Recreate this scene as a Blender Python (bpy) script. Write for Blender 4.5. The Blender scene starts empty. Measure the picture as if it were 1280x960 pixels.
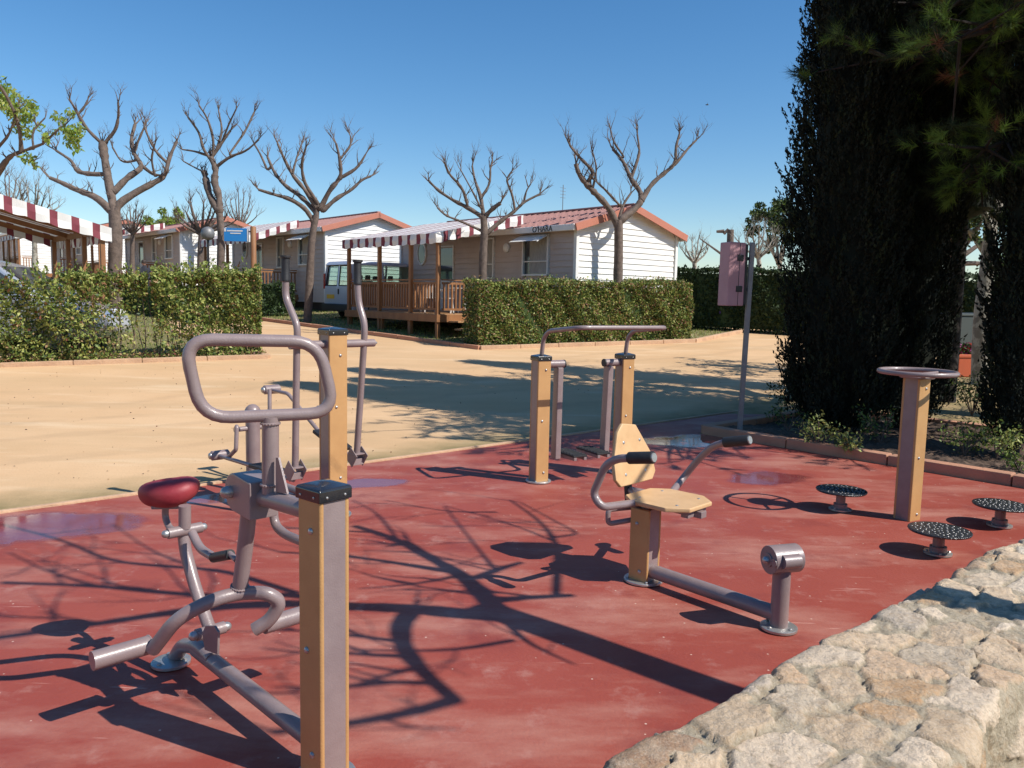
import bpy, bmesh, math, random
import numpy as np
from mathutils import Vector, Matrix
random.seed(7); RNG = np.random.default_rng(11)
S = bpy.context.scene; COL = S.collection
R = math.radians
def V(*a): return Vector(a if len(a) > 1 else a[0])

# ------------------------------------------------------------------ camera geometry
CAM = V(0, 0, 1.7); FL = 1000.0
PITCH = math.atan(.108); ROLL = .021
f_ = V(0, math.cos(PITCH), -math.sin(PITCH)); u0 = V(0, math.sin(PITCH), math.cos(PITCH)); r0 = V(1, 0, 0)
r_ = r0*math.cos(ROLL) + u0*math.sin(ROLL); u_ = u0*math.cos(ROLL) - r0*math.sin(ROLL)
SUN = V(.88, -.40, 1.0)
def gz(x, y): return .055*(min(max(y, 12), 57) - 12)
def ray(px, py): return f_ + r_*((px-640)/FL) + u_*((480-py)/FL)
def at(px, py, Y):
    d = ray(px, py); return CAM + d*(Y/d.y)
def atz(px, py, z):
    d = ray(px, py); return CAM + d*((z-CAM.z)/d.z)
def gp(px, py):
    t = 0.5; d = ray(px, py)
    while t < 400:
        p = CAM + d*t
        if p.z <= gz(p.x, p.y): return V(p.x, p.y, gz(p.x, p.y))
        t *= 1.0008
    return p
def onpl(px, py, o, n):
    d = ray(px, py); o = V(o); n = V(n)
    return CAM + d*((o-CAM).dot(n)/d.dot(n))
def gx(px, Y):            # ground point of an image column at a depth
    X = Y*(px-640)/FL
    return V(X, Y, gz(X, Y))
A1 = V(.751, .660, 0); B1 = V(-.660, .751, 0)
def st(s, t, z=0): return A1*s + B1*t + V(0, 0, z)

# ------------------------------------------------------------------ materials
def mat(name, col, rough=.6, metal=0, col2=None, scale=4, amt=.5, bump=0, bscale=40, detail=4, spec=None, coat=0, trans=0, contrast=(.35, .65), stretch=None):
    m = bpy.data.materials.new(name); m.use_nodes = True
    nt = m.node_tree; b = nt.nodes['Principled BSDF']
    b.inputs['Base Color'].default_value = (*col, 1); b.inputs['Roughness'].default_value = rough
    b.inputs['Metallic'].default_value = metal
    if spec is not None: b.inputs['Specular IOR Level'].default_value = spec
    if coat: b.inputs['Coat Weight'].default_value = coat; b.inputs['Coat Roughness'].default_value = .15
    if trans: b.inputs['Transmission Weight'].default_value = trans
    tc = nt.nodes.new('ShaderNodeTexCoord'); src = tc.outputs['Object']
    if stretch:
        mp = nt.nodes.new('ShaderNodeMapping'); mp.inputs['Scale'].default_value = stretch
        nt.links.new(src, mp.inputs['Vector']); src = mp.outputs['Vector']
    if col2 is not None:
        n = nt.nodes.new('ShaderNodeTexNoise'); n.inputs['Scale'].default_value = scale; n.inputs['Detail'].default_value = detail
        n.inputs['Roughness'].default_value = .6
        nt.links.new(src, n.inputs['Vector'])
        mr = nt.nodes.new('ShaderNodeMapRange'); mr.inputs[1].default_value = contrast[0]; mr.inputs[2].default_value = contrast[1]; mr.inputs[4].default_value = amt
        nt.links.new(n.outputs['Fac'], mr.inputs[0])
        mx = nt.nodes.new('ShaderNodeMix'); mx.data_type = 'RGBA'
        mx.inputs[6].default_value = (*col, 1); mx.inputs[7].default_value = (*col2, 1)
        nt.links.new(mr.outputs[0], mx.inputs[0]); nt.links.new(mx.outputs[2], b.inputs['Base Color'])
    if bump:
        n = nt.nodes.new('ShaderNodeTexNoise'); n.inputs['Scale'].default_value = bscale; n.inputs['Detail'].default_value = 5
        nt.links.new(src, n.inputs['Vector'])
        bp = nt.nodes.new('ShaderNodeBump'); bp.inputs['Strength'].default_value = bump; bp.inputs['Distance'].default_value = .02
        nt.links.new(n.outputs['Fac'], bp.inputs['Height']); nt.links.new(bp.outputs[0], b.inputs['Normal'])
    return m
M = {}
M['mauve'] = mat('mauve_paint', (.22, .163, .158), .38, .0, (.28, .215, .205), 9, .6, .09, 160, coat=.25)
M['yellow'] = mat('ochre_profile', (.50, .28, .11), .5, 0, (.42, .225, .085), 5, .7, .08, 120)
M['cap'] = mat('black_plastic_cap', (.012, .013, .016), .18, 0, (.03, .03, .035), 8, .5, .04, 60, coat=.4)
M['grip'] = mat('black_rubber', (.014, .014, .016), .55, 0, (.03, .03, .03), 20, .5, .2, 200)
M['steel'] = mat('zinc_steel', (.50, .49, .47), .38, .7, (.30, .28, .26), 14, .6, .1, 90)
M['seatred'] = mat('red_seat_plastic', (.25, .018, .028), .55, 0, (.36, .06, .06), 10, .5, .06, 90)
M['board'] = mat('tan_plastic_board', (.62, .39, .195), .5, 0, (.53, .32, .15), 10, .7, .05, 120)
M['disc'] = mat('black_dimpled_disc', (.02, .022, .026), .22, 0, (.06, .06, .06), 25, .5, .5, 70)
M['kerb'] = mat('terracotta_kerb', (.50, .24, .14), .85, 0, (.36, .19, .12), 3, .9, .4, 30)
M['kerbpale'] = mat('pale_kerb', (.56, .36, .22), .9, 0, (.42, .26, .16), 3, .9, .5, 30)
M['bark'] = mat('grey_brown_bark', (.17, .125, .10), .9, 0, (.09, .066, .052), 9, .9, .6, 30)
M['barkpale'] = mat('pale_mottled_bark', (.36, .33, .27), .8, 0, (.17, .14, .11), 6, .9, .4, 20, contrast=(.45, .55))
M['barkdark'] = mat('dark_bark', (.025, .018, .014), .95, 0, (.015, .011, .009), 9, .9, .8, 30)
M['wood'] = mat('stained_timber', (.30, .135, .05), .6, 0, (.20, .085, .032), 5, .8, .15, 60, stretch=(1, 1, .3))
M['woodlight'] = mat('light_timber', (.46, .26, .12), .65, 0, (.34, .18, .08), 5, .8, .15, 60)
M['white'] = mat('white_pvc', (.74, .73, .70), .45, 0, (.66, .64, .60), 3, .6)
M['siding_white'] = mat('cream_siding', (.80, .78, .74), .55, 0, (.72, .69, .64), 2, .7, .06, 60)
M['siding_shaded'] = mat('shaded_cream_siding', (.50, .42, .375), .6, 0, (.44, .36, .32), 2, .7, .06, 60)  # cream boards darkened to taupe: shade of the long wall painted in
M['rooftile'] = mat('red_roof', (.40, .22, .195), .7, 0, (.34, .18, .16), 3, .8, .2, 25)
M['fascia'] = mat('orange_fascia', (.46, .17, .11), .5, 0, (.40, .15, .095), 3, .6)
M['glass'] = mat('window_glass', (.05, .06, .065), .06, 0, spec=.8)
M['curtain'] = mat('curtain', (.42, .40, .37), .9, 0, (.25, .24, .22), 18, .9, stretch=(4, 4, .3))
M['dark'] = mat('dark_metal', (.02, .02, .022), .5)
M['vanpaint'] = mat('silver_blue_van_paint', (.52, .54, .60), .3, .2, (.46, .48, .55), 2, .4, coat=.5)
M['silver'] = mat('silver_car_paint', (.55, .57, .60), .25, .5, (.48, .5, .54), 2, .4, coat=.6)
M['tyre'] = mat('tyre_rubber', (.02, .02, .02), .85, 0, (.04, .04, .04), 10, .5)
M['lamp_red'] = mat('red_lens', (.35, .02, .02), .2)
M['plate'] = mat('yellow_plate', (.75, .42, .03), .5)
M['blue'] = mat('blue_sign_paint', (.02, .21, .55), .4, 0, (.03, .25, .6), 3, .5)
M['pinkbox'] = mat('mauve_pink_box', (.45, .25, .27), .5, 0, (.38, .2, .22), 3, .7, .08, 40)
M['greypole'] = mat('galvanised_pole', (.22, .22, .22), .5, .3, (.15, .15, .15), 6, .7, .1, 40)
M['pot'] = mat('orange_terracotta', (.50, .10, .035), .6, 0, (.42, .09, .035), 4, .6)
M['skin'] = mat('skin', (.45, .25, .18), .6, 0, (.4, .2, .15), 9, .5)
M['hair'] = mat('dark_hair', (.03, .02, .015), .7, 0, (.05, .03, .02), 30, .6)
M['navy'] = mat('dark_sweater', (.018, .02, .03), .9, 0, (.03, .033, .045), 12, .6, .3, 60)
M['soil'] = mat('dry_soil', (.12, .075, .048), .98, 0, (.06, .036, .024), 6, .9, 1.0, 18)
def leafmat(name, c, c2, rough=.5, tl=.25):
    m = mat(name, c, rough, 0, c2, 1.7, 1, spec=.35, contrast=(.3, .7))
    nt = m.node_tree; b = nt.nodes['Principled BSDF']; out = nt.nodes['Material Output']
    tr = nt.nodes.new('ShaderNodeBsdfTranslucent'); mxs = nt.nodes.new('ShaderNodeMixShader'); mxs.inputs[0].default_value = tl
    lk = [l for l in nt.links if l.to_socket == b.inputs['Base Color']]
    nt.links.new(lk[0].from_socket, tr.inputs['Color'])
    nt.links.new(b.outputs[0], mxs.inputs[1]); nt.links.new(tr.outputs[0], mxs.inputs[2]); nt.links.new(mxs.outputs[0], out.inputs['Surface'])
    return m
L = {}
L['g1'] = leafmat('leaf_mid_green', (.13, .19, .035), (.19, .24, .055))
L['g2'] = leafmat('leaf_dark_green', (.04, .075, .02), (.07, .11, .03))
L['g3'] = leafmat('leaf_yellow_green', (.42, .42, .13), (.32, .36, .09))
L['g4'] = leafmat('leaf_dry_tan', (.36, .22, .11), (.45, .30, .16))
L['g5'] = leafmat('leaf_reddish', (.20, .07, .04), (.15, .07, .03))
L['bright'] = leafmat('leaf_spring_green', (.20, .32, .04), (.28, .36, .06), tl=.4)
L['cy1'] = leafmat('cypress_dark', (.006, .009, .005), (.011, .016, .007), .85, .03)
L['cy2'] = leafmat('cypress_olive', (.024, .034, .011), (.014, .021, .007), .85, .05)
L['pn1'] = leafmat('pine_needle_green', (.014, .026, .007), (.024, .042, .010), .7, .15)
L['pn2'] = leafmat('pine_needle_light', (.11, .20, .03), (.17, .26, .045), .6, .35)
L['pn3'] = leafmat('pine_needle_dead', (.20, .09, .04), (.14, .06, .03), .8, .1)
L['hd1'] = leafmat('far_hedge_shaded', (.02, .038, .012), (.035, .055, .016), .7, .1)  # tree shade over the far hedge is put into this dark leaf colour
L['purple'] = leafmat('purple_petals', (.16, .08, .45), (.22, .12, .55), .6, .3)
L['red'] = leafmat('red_petals', (.55, .05, .03), (.6, .12, .05), .6, .3)
L['pink'] = leafmat('pink_petals', (.45, .06, .3), (.5, .1, .35), .6, .3)

# ------------------------------------------------------------------ object helpers
def tag(o, label=None, cat=None, group=None, kind=None):
    if label: o['label'] = label
    if cat: o['category'] = cat
    if group: o['group'] = group
    if kind: o['kind'] = kind
    return o
def thing(name, label, cat, loc=(0, 0, 0), rz=0, group=None):
    o = bpy.data.objects.new(name, None); o.empty_display_size = .1; COL.objects.link(o)
    o.location = loc; o.rotation_euler = (0, 0, rz); return tag(o, label, cat, group)
def world(o):
    m = Matrix.Translation(o.location) @ o.rotation_euler.to_matrix().to_4x4()
    return world(o.parent) @ m if o.parent else m
class MB:
    """mesh buffer; coordinates are world unless local=True on build"""
    def __init__(s): s.v = []; s.f = []; s.m = []
    def add(s, vs, fs, mi=0):
        n = len(s.v); s.v += [tuple(v) for v in vs]
        s.f += [tuple(i+n for i in f) for f in fs]; s.m += [mi]*len(fs); return s
    def box(s, c, size, ax=None, mi=0, taper=1.0):
        c = V(c); X, Y, Z = ax if ax else (V(1, 0, 0), V(0, 1, 0), V(0, 0, 1))
        hx, hy, hz = [q/2 for q in size]
        vs = []
        for z in (-1, 1):
            k = taper if z > 0 else 1
            for x, y in ((-1, -1), (1, -1), (1, 1), (-1, 1)): vs.append(c + X*hx*x*k + Y*hy*y*k + Z*hz*z)
        return s.add(vs, [(3, 2, 1, 0), (4, 5, 6, 7), (0, 1, 5, 4), (1, 2, 6, 5), (2, 3, 7, 6), (3, 0, 4, 7)], mi)
    def beam(s, a, b, w, h, up=V(0, 0, 1), mi=0):
        a = V(a); b = V(b); d = (b-a); l = d.length; d.normalize()
        y = up.cross(d)
        if y.length < 1e-4: y = V(1, 0, 0).cross(d)
        y.normalize(); z = d.cross(y)
        return s.box((a+b)/2, (l, w, h), (d, y, z), mi)
    def tube(s, pts, rad, n=10, closed=False, caps=True, mi=0):
        pts = [V(p) for p in pts]; N = len(pts)
        rs = rad if isinstance(rad, (list, tuple)) else [rad]*N
        T = []
        for i in range(N):
            if closed: t = pts[(i+1) % N] - pts[i-1]
            else: t = pts[min(i+1, N-1)] - pts[max(i-1, 0)]
            if t.length < 1e-9: t = V(0, 0, 1)
            T.append(t.normalized())
        q = V(0, 0, 1) if abs(T[0].z) < .9 else V(1, 0, 0)
        nrm = (q - T[0]*q.dot(T[0])).normalized()
        vs = []
        for i in range(N):
            nrm = (nrm - T[i]*nrm.dot(T[i]))
            nrm = nrm.normalized() if nrm.length > 1e-6 else V(1, 0, 0)
            bn = T[i].cross(nrm)
            for k in range(n):
                a = 2*math.pi*k/n; vs.append(pts[i] + (nrm*math.cos(a) + bn*math.sin(a))*rs[i])
        fs = []
        for i in range(N if closed else N-1):
            j = (i+1) % N
            for k in range(n): fs.append((i*n+k, i*n+(k+1) % n, j*n+(k+1) % n, j*n+k))
        if caps and not closed: fs.append(tuple(reversed(range(n)))); fs.append(tuple((N-1)*n+k for k in range(n)))
        return s.add(vs, fs, mi)
    def rtube(s, pts, rad, cr=.05, n=12, closed=False, mi=0, seg=6):
        return s.tube(rounded(pts, cr, closed, seg), rad, n, closed, mi=mi)
    def lathe(s, o, axis, prof, n=20, mi=0):       # prof: list of (along, radius)
        o = V(o); axis = V(axis).normalized()
        q = V(0, 0, 1) if abs(axis.z) < .9 else V(1, 0, 0)
        x = (q - axis*q.dot(axis)).normalized(); y = axis.cross(x); vs = []
        for h, r in prof:
            for k in range(n):
                a = 2*math.pi*k/n; vs.append(o + axis*h + (x*math.cos(a)+y*math.sin(a))*max(r, 1e-4))
        fs = [(i*n+k, i*n+(k+1) % n, (i+1)*n+(k+1) % n, (i+1)*n+k) for i in range(len(prof)-1) for k in range(n)]
        fs.append(tuple(reversed(range(n)))); fs.append(tuple((len(prof)-1)*n+k for k in range(n)))
        return s.add(vs, fs, mi)
    def prism(s, poly, ext, mi=0):                 # poly: world points, ext: Vector
        poly = [V(p) for p in poly]; e = V(ext)/2; n = len(poly)
        vs = [p-e for p in poly] + [p+e for p in poly]
        fs = [tuple(range(n)), tuple(reversed(range(n, 2*n)))] + [(i, i+n, (i+1) % n+n, (i+1) % n) for i in range(n)]
        return s.add(vs, fs, mi)
    def build(s, name, mats, parent=None, bevel=0, smooth=True, ang=40, local=False, seg=2):
        if not isinstance(mats, (list, tuple)): mats = [mats]
        vs = s.v
        if parent is not None and not local:
            w = world(parent).inverted(); vs = [tuple(w @ V(v)) for v in vs]
        me = bpy.data.meshes.new(name); me.from_pydata(vs, [], s.f)
        for m in mats: me.materials.append(m)
        me.polygons.foreach_set('material_index', s.m)
        bm = bmesh.new(); bm.from_mesh(me)
        bmesh.ops.recalc_face_normals(bm, faces=bm.faces)
        if bevel:
            es = [e for e in bm.edges if len(e.link_faces) == 2 and e.calc_face_angle(0) > R(35)]
            bmesh.ops.bevel(bm, geom=es, offset=bevel, segments=seg, affect='EDGES', profile=.5, clamp_overlap=True)
        bm.to_mesh(me); bm.free()
        if smooth:
            me.polygons.foreach_set('use_smooth', [True]*len(me.polygons)); me.set_sharp_from_angle(angle=R(ang))
        o = bpy.data.objects.new(name, me); COL.objects.link(o)
        if parent is not None: o.parent = parent
        if bevel and smooth: wn_ = o.modifiers.new('weighted', 'WEIGHTED_NORMAL'); wn_.keep_sharp = True
        return o
def rounded(pts, cr, closed=False, seg=6):
    pts = [V(p) for p in pts]; N = len(pts); out = []
    for i in range(N):
        if not closed and i in (0, N-1): out.append(pts[i]); continue
        a, b, c = pts[i-1], pts[i], pts[(i+1) % N]
        d1 = (a-b); d2 = (c-b); k = min(cr, d1.length*.48, d2.length*.48)
        p = b + d1.normalized()*k; q = b + d2.normalized()*k
        for j in range(seg+1):
            t = j/seg; out.append(p*(1-t)**2 + b*2*t*(1-t) + q*t*t)
    return out
def copy_tree(o, parent=None, loc=None, rz=None, label=None):
    c = o.copy(); COL.objects.link(c); c.parent = parent
    if loc is not None: c.location = loc
    if rz is not None: c.rotation_euler = (0, 0, rz)
    if label: c['label'] = label
    for ch in list(o.children): copy_tree(ch, c)
    return c
def raw(name, verts, faces_n, mats, mi=None, parent=None, smooth=False):
    """numpy mesh: verts (N*k,3) in consecutive polygons of k corners"""
    me = bpy.data.meshes.new(name); k = faces_n; nv = len(verts); nf = nv//k
    v = np.asarray(verts, dtype=np.float32)
    if parent is not None:
        w = np.array(world(parent).inverted()); v = v @ w[:3, :3].T + w[:3, 3]
    me.vertices.add(nv); me.vertices.foreach_set('co', v.astype(np.float32).ravel())
    me.loops.add(nv); me.loops.foreach_set('vertex_index', np.arange(nv, dtype=np.int32))
    me.polygons.add(nf); me.polygons.foreach_set('loop_start', np.arange(0, nv, k, dtype=np.int32))
    for m in mats: me.materials.append(m)
    if mi is not None: me.polygons.foreach_set('material_index', np.asarray(mi, dtype=np.int32))
    me.update(); me.validate()
    o = bpy.data.objects.new(name, me); COL.objects.link(o)
    if parent is not None: o.parent = parent
    return o
def unit(a): return a/np.maximum(np.linalg.norm(a, axis=1, keepdims=True), 1e-9)
def leaf_quads(c, size, aspect=.5, d=None, jitter=1.0):
    """diamond leaves at centres c; d = preferred direction of the long axis"""
    n = len(c); rd = unit(RNG.normal(size=(n, 3)))
    ax = rd if d is None else unit(d + rd*jitter)
    sd = unit(np.cross(ax, unit(RNG.normal(size=(n, 3)))))
    sz = (np.asarray(size)*RNG.uniform(.6, 1.3, n))[:, None]
    a = ax*sz*.5; b = sd*sz*.5*aspect; up = np.cross(ax, sd)*sz*.08
    return np.stack([c-a, c+b-a*.1+up, c+a, c-b-a*.1+up], 1).reshape(-1, 3)
def pick(n, w): 
    w = np.array(w, float); return RNG.choice(len(w), n, p=w/w.sum())
# ------------------------------------------------------------------ ground, pad, kerbs, lawns
def struct(o): o['kind'] = 'structure'; return o
def nodes(m): return m.node_tree.nodes, m.node_tree.links
def sand_material():
    m = bpy.data.materials.new('compacted_sand'); m.use_nodes = True; N, K = nodes(m); b = N['Principled BSDF']
    b.inputs['Roughness'].default_value = .95; b.inputs['Specular IOR Level'].default_value = .15
    g = N.new('ShaderNodeNewGeometry')
    def noise(scale, vec=None, det=5, ro=.6):
        n = N.new('ShaderNodeTexNoise'); n.inputs['Scale'].default_value = scale; n.inputs['Detail'].default_value = det; n.inputs['Roughness'].default_value = ro
        K.new(vec or g.outputs['Position'], n.inputs['Vector']); return n.outputs['Fac']
    def rng(x, a, b_, c=0, d=1):
        r = N.new('ShaderNodeMapRange'); r.inputs[1].default_value = a; r.inputs[2].default_value = b_; r.inputs[3].default_value = c; r.inputs[4].default_value = d
        K.new(x, r.inputs[0]); return r.outputs[0]
    def mix(fac, c1, c2):
        x = N.new('ShaderNodeMix'); x.data_type = 'RGBA'
        for i, c in ((6, c1), (7, c2)):
            if isinstance(c, tuple): x.inputs[i].default_value = (*c, 1)
            else: K.new(c, x.inputs[i])
        K.new(fac, x.inputs[0]); return x.outputs[2]
    def math_(op, a, b_):
        q = N.new('ShaderNodeMath'); q.operation = op; q.use_clamp = op != 'ADD' 
        for i, c in ((0, a), (1, b_)):
            if isinstance(c, (int, float)): q.inputs[i].default_value = c
            else: K.new(c, q.inputs[i])
        return q.outputs[0]
    mp = N.new('ShaderNodeMapping'); mp.inputs['Rotation'].default_value = (0, 0, R(-24)); mp.inputs['Scale'].default_value = (.16, .75, 1)
    K.new(g.outputs['Position'], mp.inputs['Vector'])
    c = mix(rng(noise(.35), .35, .65), (.58, .365, .195), (.65, .43, .245))
    c = mix(rng(noise(1.1, mp.outputs[0]), .45, .70, 0, .7), c, (.49, .33, .18))
    c = mix(rng(noise(2.6, mp.outputs[0]), .55, .70, 0, .45), c, (.76, .58, .38))
    c = mix(rng(noise(45, det=2), .60, .72, 0, .5), c, (.36, .25, .15))
    tk = N.new('ShaderNodeVectorMath'); tk.operation = 'DOT_PRODUCT'; tk.inputs[1].default_value = tuple(B1); K.new(g.outputs['Position'], tk.inputs[0])
    for c0 in (8.9, 10.4, 11.6, 13.0):
        dq = math_('ADD', tk.outputs['Value'], rng(noise(.22), 0, 1, -c0-.9, -c0+.9)); ab = N.new('ShaderNodeMath'); ab.operation = 'ABSOLUTE'; K.new(dq, ab.inputs[0])
        c = mix(math_('MULTIPLY', rng(ab.outputs[0], .20, .07), rng(noise(1.6), .35, .6, .05, .42)), c, (.44, .29, .165))
    # olive, trodden verge beside the red pad
    sx = N.new('ShaderNodeVectorMath'); sx.operation = 'DOT_PRODUCT'; sx.inputs[1].default_value = tuple(B1); K.new(g.outputs['Position'], sx.inputs[0])
    verge = rng(math_('ADD', sx.outputs['Value'], rng(noise(.9), 0, 1, -.6, .6)), 7.75, 6.95)
    c = mix(math_('MULTIPLY', verge, rng(noise(3.0), .25, .6, .45, .9)), c, (.20, .165, .075))
    K.new(c, b.inputs['Base Color'])
    bp = N.new('ShaderNodeBump'); bp.inputs['Strength'].default_value = .22; bp.inputs['Distance'].default_value = .02
    K.new(noise(38, det=8), bp.inputs['Height']); K.new(bp.outputs[0], b.inputs['Normal'])
    return m
def pad_material(puddles):
    m = bpy.data.materials.new('red_sports_concrete'); m.use_nodes = True; N, K = nodes(m); b = N['Principled BSDF']
    g = N.new('ShaderNodeNewGeometry'); P = g.outputs['Position']
    def noise(scale, vec=None, det=5, ro=.6):
        n = N.new('ShaderNodeTexNoise'); n.inputs['Scale'].default_value = scale; n.inputs['Detail'].default_value = det; n.inputs['Roughness'].default_value = ro
        K.new(vec or P, n.inputs['Vector']); return n.outputs['Fac']
    def rng(x, a, b_, c=0, d=1):
        r = N.new('ShaderNodeMapRange'); r.inputs[1].default_value = a; r.inputs[2].default_value = b_; r.inputs[3].default_value = c; r.inputs[4].default_value = d
        K.new(x, r.inputs[0]); return r.outputs[0]
    def mix(fac, c1, c2):
        x = N.new('ShaderNodeMix'); x.data_type = 'RGBA'
        for i, c in ((6, c1), (7, c2)):
            if isinstance(c, tuple): x.inputs[i].default_value = (*c, 1)
            else: K.new(c, x.inputs[i])
        K.new(fac, x.inputs[0]); return x.outputs[2]
    def mth(op, a, b_=0.0):
        q = N.new('ShaderNodeMath'); q.operation = op
        for i, c in ((0, a), (1, b_)):
            if isinstance(c, (int, float)): q.inputs[i].default_value = c
            else: K.new(c, q.inputs[i])
        return q.outputs[0]
    mp = N.new('ShaderNodeMapping'); mp.inputs['Rotation'].default_value = (0, 0, R(-41)); mp.inputs['Scale'].default_value = (.5, 1.4, 1); K.new(P, mp.inputs['Vector'])
    c = mix(rng(noise(.55), .35, .65), (.265, .047, .029), (.31, .063, .040))
    c = mix(rng(noise(1.3, mp.outputs[0], 8, .65), .48, .66, 0, .85), c, (.40, .165, .12))
    c = mix(rng(noise(4.5, None, 8, .7), .56, .72, 0, .55), c, (.44, .23, .185))
    c = mix(rng(noise(2.2, None, 6), .30, .45, .6, 0), c, (.20, .036, .028))
    vr = N.new('ShaderNodeTexVoronoi'); vr.inputs['Scale'].default_value = 9; K.new(P, vr.inputs['Vector'])
    c = mix(rng(vr.outputs['Distance'], .035, .055, .8, 0), c, (.66, .48, .38))
    # thin scratches
    mp2 = N.new('ShaderNodeMapping'); mp2.inputs['Rotation'].default_value = (0, 0, R(28)); mp2.inputs['Scale'].default_value = (.7, 9, 1); K.new(P, mp2.inputs['Vector'])
    c = mix(mth('MULTIPLY', rng(noise(3.2, mp2.outputs[0], 3), .66, .70, 0, .55), rng(noise(.8), .5, .6)), c, (.60, .34, .27))
    wet = None
    sep = N.new('ShaderNodeSeparateXYZ'); K.new(P, sep.inputs[0]); wob = rng(noise(2.4), 0, 1, -.55, .55)
    for (cx, cy, rx, ry, a) in puddles:
        dx = mth('SUBTRACT', sep.outputs[0], cx); dy = mth('SUBTRACT', sep.outputs[1], cy)
        ca, sa = math.cos(a), math.sin(a)
        e1 = mth('DIVIDE', mth('ADD', mth('MULTIPLY', dx, ca), mth('MULTIPLY', dy, sa)), rx)
        e2 = mth('DIVIDE', mth('SUBTRACT', mth('MULTIPLY', dy, ca), mth('MULTIPLY', dx, sa)), ry)
        d = mth('SQRT', mth('ADD', mth('MULTIPLY', e1, e1), mth('MULTIPLY', e2, e2)))
        w = rng(mth('ADD', d, wob), 1.0, .78)
        wet = w if wet is None else mth('MAXIMUM', wet, w)
    c = mix(mth('MULTIPLY', wet, .6), c, (.15, .035, .05))  # wet film darkens the red; purple tint paints in reflected sky
    K.new(c, b.inputs['Base Color'])
    rough = mth('SUBTRACT', rng(noise(2.0, None, 6), .3, .7, .50, .72), mth('MULTIPLY', wet, .54))
    K.new(mth('MAXIMUM', rough, .04), b.inputs['Roughness'])
    bp = N.new('ShaderNodeBump'); bp.inputs['Distance'].default_value = .01
    K.new(mth('SUBTRACT', .28, mth('MULTIPLY', wet, .27)), bp.inputs['Strength'])
    K.new(noise(60, None, 6), bp.inputs['Height']); K.new(bp.outputs[0], b.inputs['Normal'])
    return m
mb = MB()
xs = [-1500, -300, -80, -40, 0, 40, 80, 300, 1500]; ys = [-300, -40, 0, 6, 12, 20, 30, 40, 57, 80, 300, 2500]
vs = [V(x, y, gz(x, y)) for y in ys for x in xs]; nx = len(xs)
mb.add(vs, [(j*nx+i, j*nx+i+1, (j+1)*nx+i+1, (j+1)*nx+i) for j in range(len(ys)-1) for i in range(nx-1)])
struct(mb.build('ground', sand_material(), smooth=False))

T_BACK, S_KERB, T_WALL0, T_WALL1 = 6.93, 8.57, .67, 1.215
pud = []
for (px, py, rx, ry) in ((40, 660, .85, .42), (462, 605, .42, .20), (880, 551, 1.15, .42), (956, 598, .46, .30), (300, 622, .55, .2)):
    p = gp(px, py); pud.append((p.x, p.y, rx, ry, R(20)))
pm = pad_material(pud)
mb = MB(); mb.prism([st(-14, 1.0, .01), st(S_KERB, 1.0, .01), st(S_KERB, 6.1, .01), st(10.9, 6.1, .01), st(10.9, T_BACK, .01), st(-14, T_BACK, .01)], (0, 0, .06))
pad = struct(mb.build('exercise_pad', pm, bevel=.008, smooth=False))
pad.location.z = -.034
# pale concrete edging strip of the pad
mb = MB(); mb.beam(st(-14, T_BACK+.025, .0), st(10.9, T_BACK+.025, .0), .05, .05)
struct(mb.build('pad_edging', M['kerbpale'], bevel=.008))
def kerb(pts, w=.14, h=.12, m='kerb', name='kerb', dz=0):
    mb = MB()
    for a, b in zip(pts[:-1], pts[1:]):
        a = V(a); b = V(b); d = b-a; n = max(1, int(d.length/1.0)); g = d.normalized()*.004
        for i in range(n):
            p = a + d*(i/n) + g; q = a + d*((i+1)/n) - g
            p.z = gz(p.x, p.y) + h/2 - .03 + dz + random.uniform(-.006, .006); q.z = gz(q.x, q.y) + h/2 - .03 + dz + random.uniform(-.006, .006)
            mb.beam(p, q, w, h+.06)
    return struct(mb.build(name, M[m], bevel=.018))
kerb([st(S_KERB+.07, 1.3), st(S_KERB+.07, 6.03), st(11.9, 6.03), st(11.9, 1.3)], .15, .12)
kL = [gp(-160, 466), gp(0, 459), gp(335, 448)]
kerb(kL, .13, .09, 'kerbpale')
kR0 = gp(600, 437); kR1 = gp(868, 428); kR2 = gp(345, 403)
kerb([kR0, kR1, kR1 + V(2.2, 3.2, 0)], .13, .10, 'kerbpale')
kerb([kR2 + V(-5, 4.6, 0), kR2, kR0], .13, .10, 'kerb')
kerb([kL[-1], kL[-1] + B1*6], .13, .09, 'kerbpale')
# planting bed soil
mb = MB(); n1, n2 = 60, 90; vs = []
for j in range(n2+1):
    for i in range(n1+1):
        s = S_KERB+.1+(11.9-S_KERB-.1)*i/n1; t = 1.2+4.8*j/n2
        vs.append(st(s, t, .05 + .05*math.sin(3*s)*math.cos(2.3*t) + random.uniform(-.018, .018)))
mb.add(vs, [(j*(n1+1)+i, j*(n1+1)+i+1, (j+1)*(n1+1)+i+1, (j+1)*(n1+1)+i) for j in range(n2) for i in range(n1)])
struct(mb.build('planting_bed_soil', M['soil'], smooth=False))
M['lawn'] = mat('lawn_ground', (.13, .135, .045), .95, 0, (.26, .20, .10), 1.3, .85, .6, 40)
def sheet(name, pts, dz, m):
    mb = MB(); mb.add([V(p[0], p[1], gz(p[0], p[1])+dz) for p in pts], [tuple(range(len(pts)))]); return struct(mb.build(name, m, smooth=False))
lawnR = [tuple(kR0[:2]), tuple(kR1[:2]), (7.5, 26), (4, 36), (-12, 44), (-16, 34), tuple((kR2+V(-5, 4.6, 0))[:2]), tuple(kR2[:2])]
sheet('lawn', lawnR, .012, M['lawn'])
e = kL[-1]+B1*6
lawnL = [tuple(kL[0][:2]), tuple(kL[1][:2]), tuple(kL[2][:2]), (e.x, e.y), (-13.5, 31), (-34, 50), (-45, 40), (-30, 14)]
sheet('lawn', lawnL, .012, M['lawn'])
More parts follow.
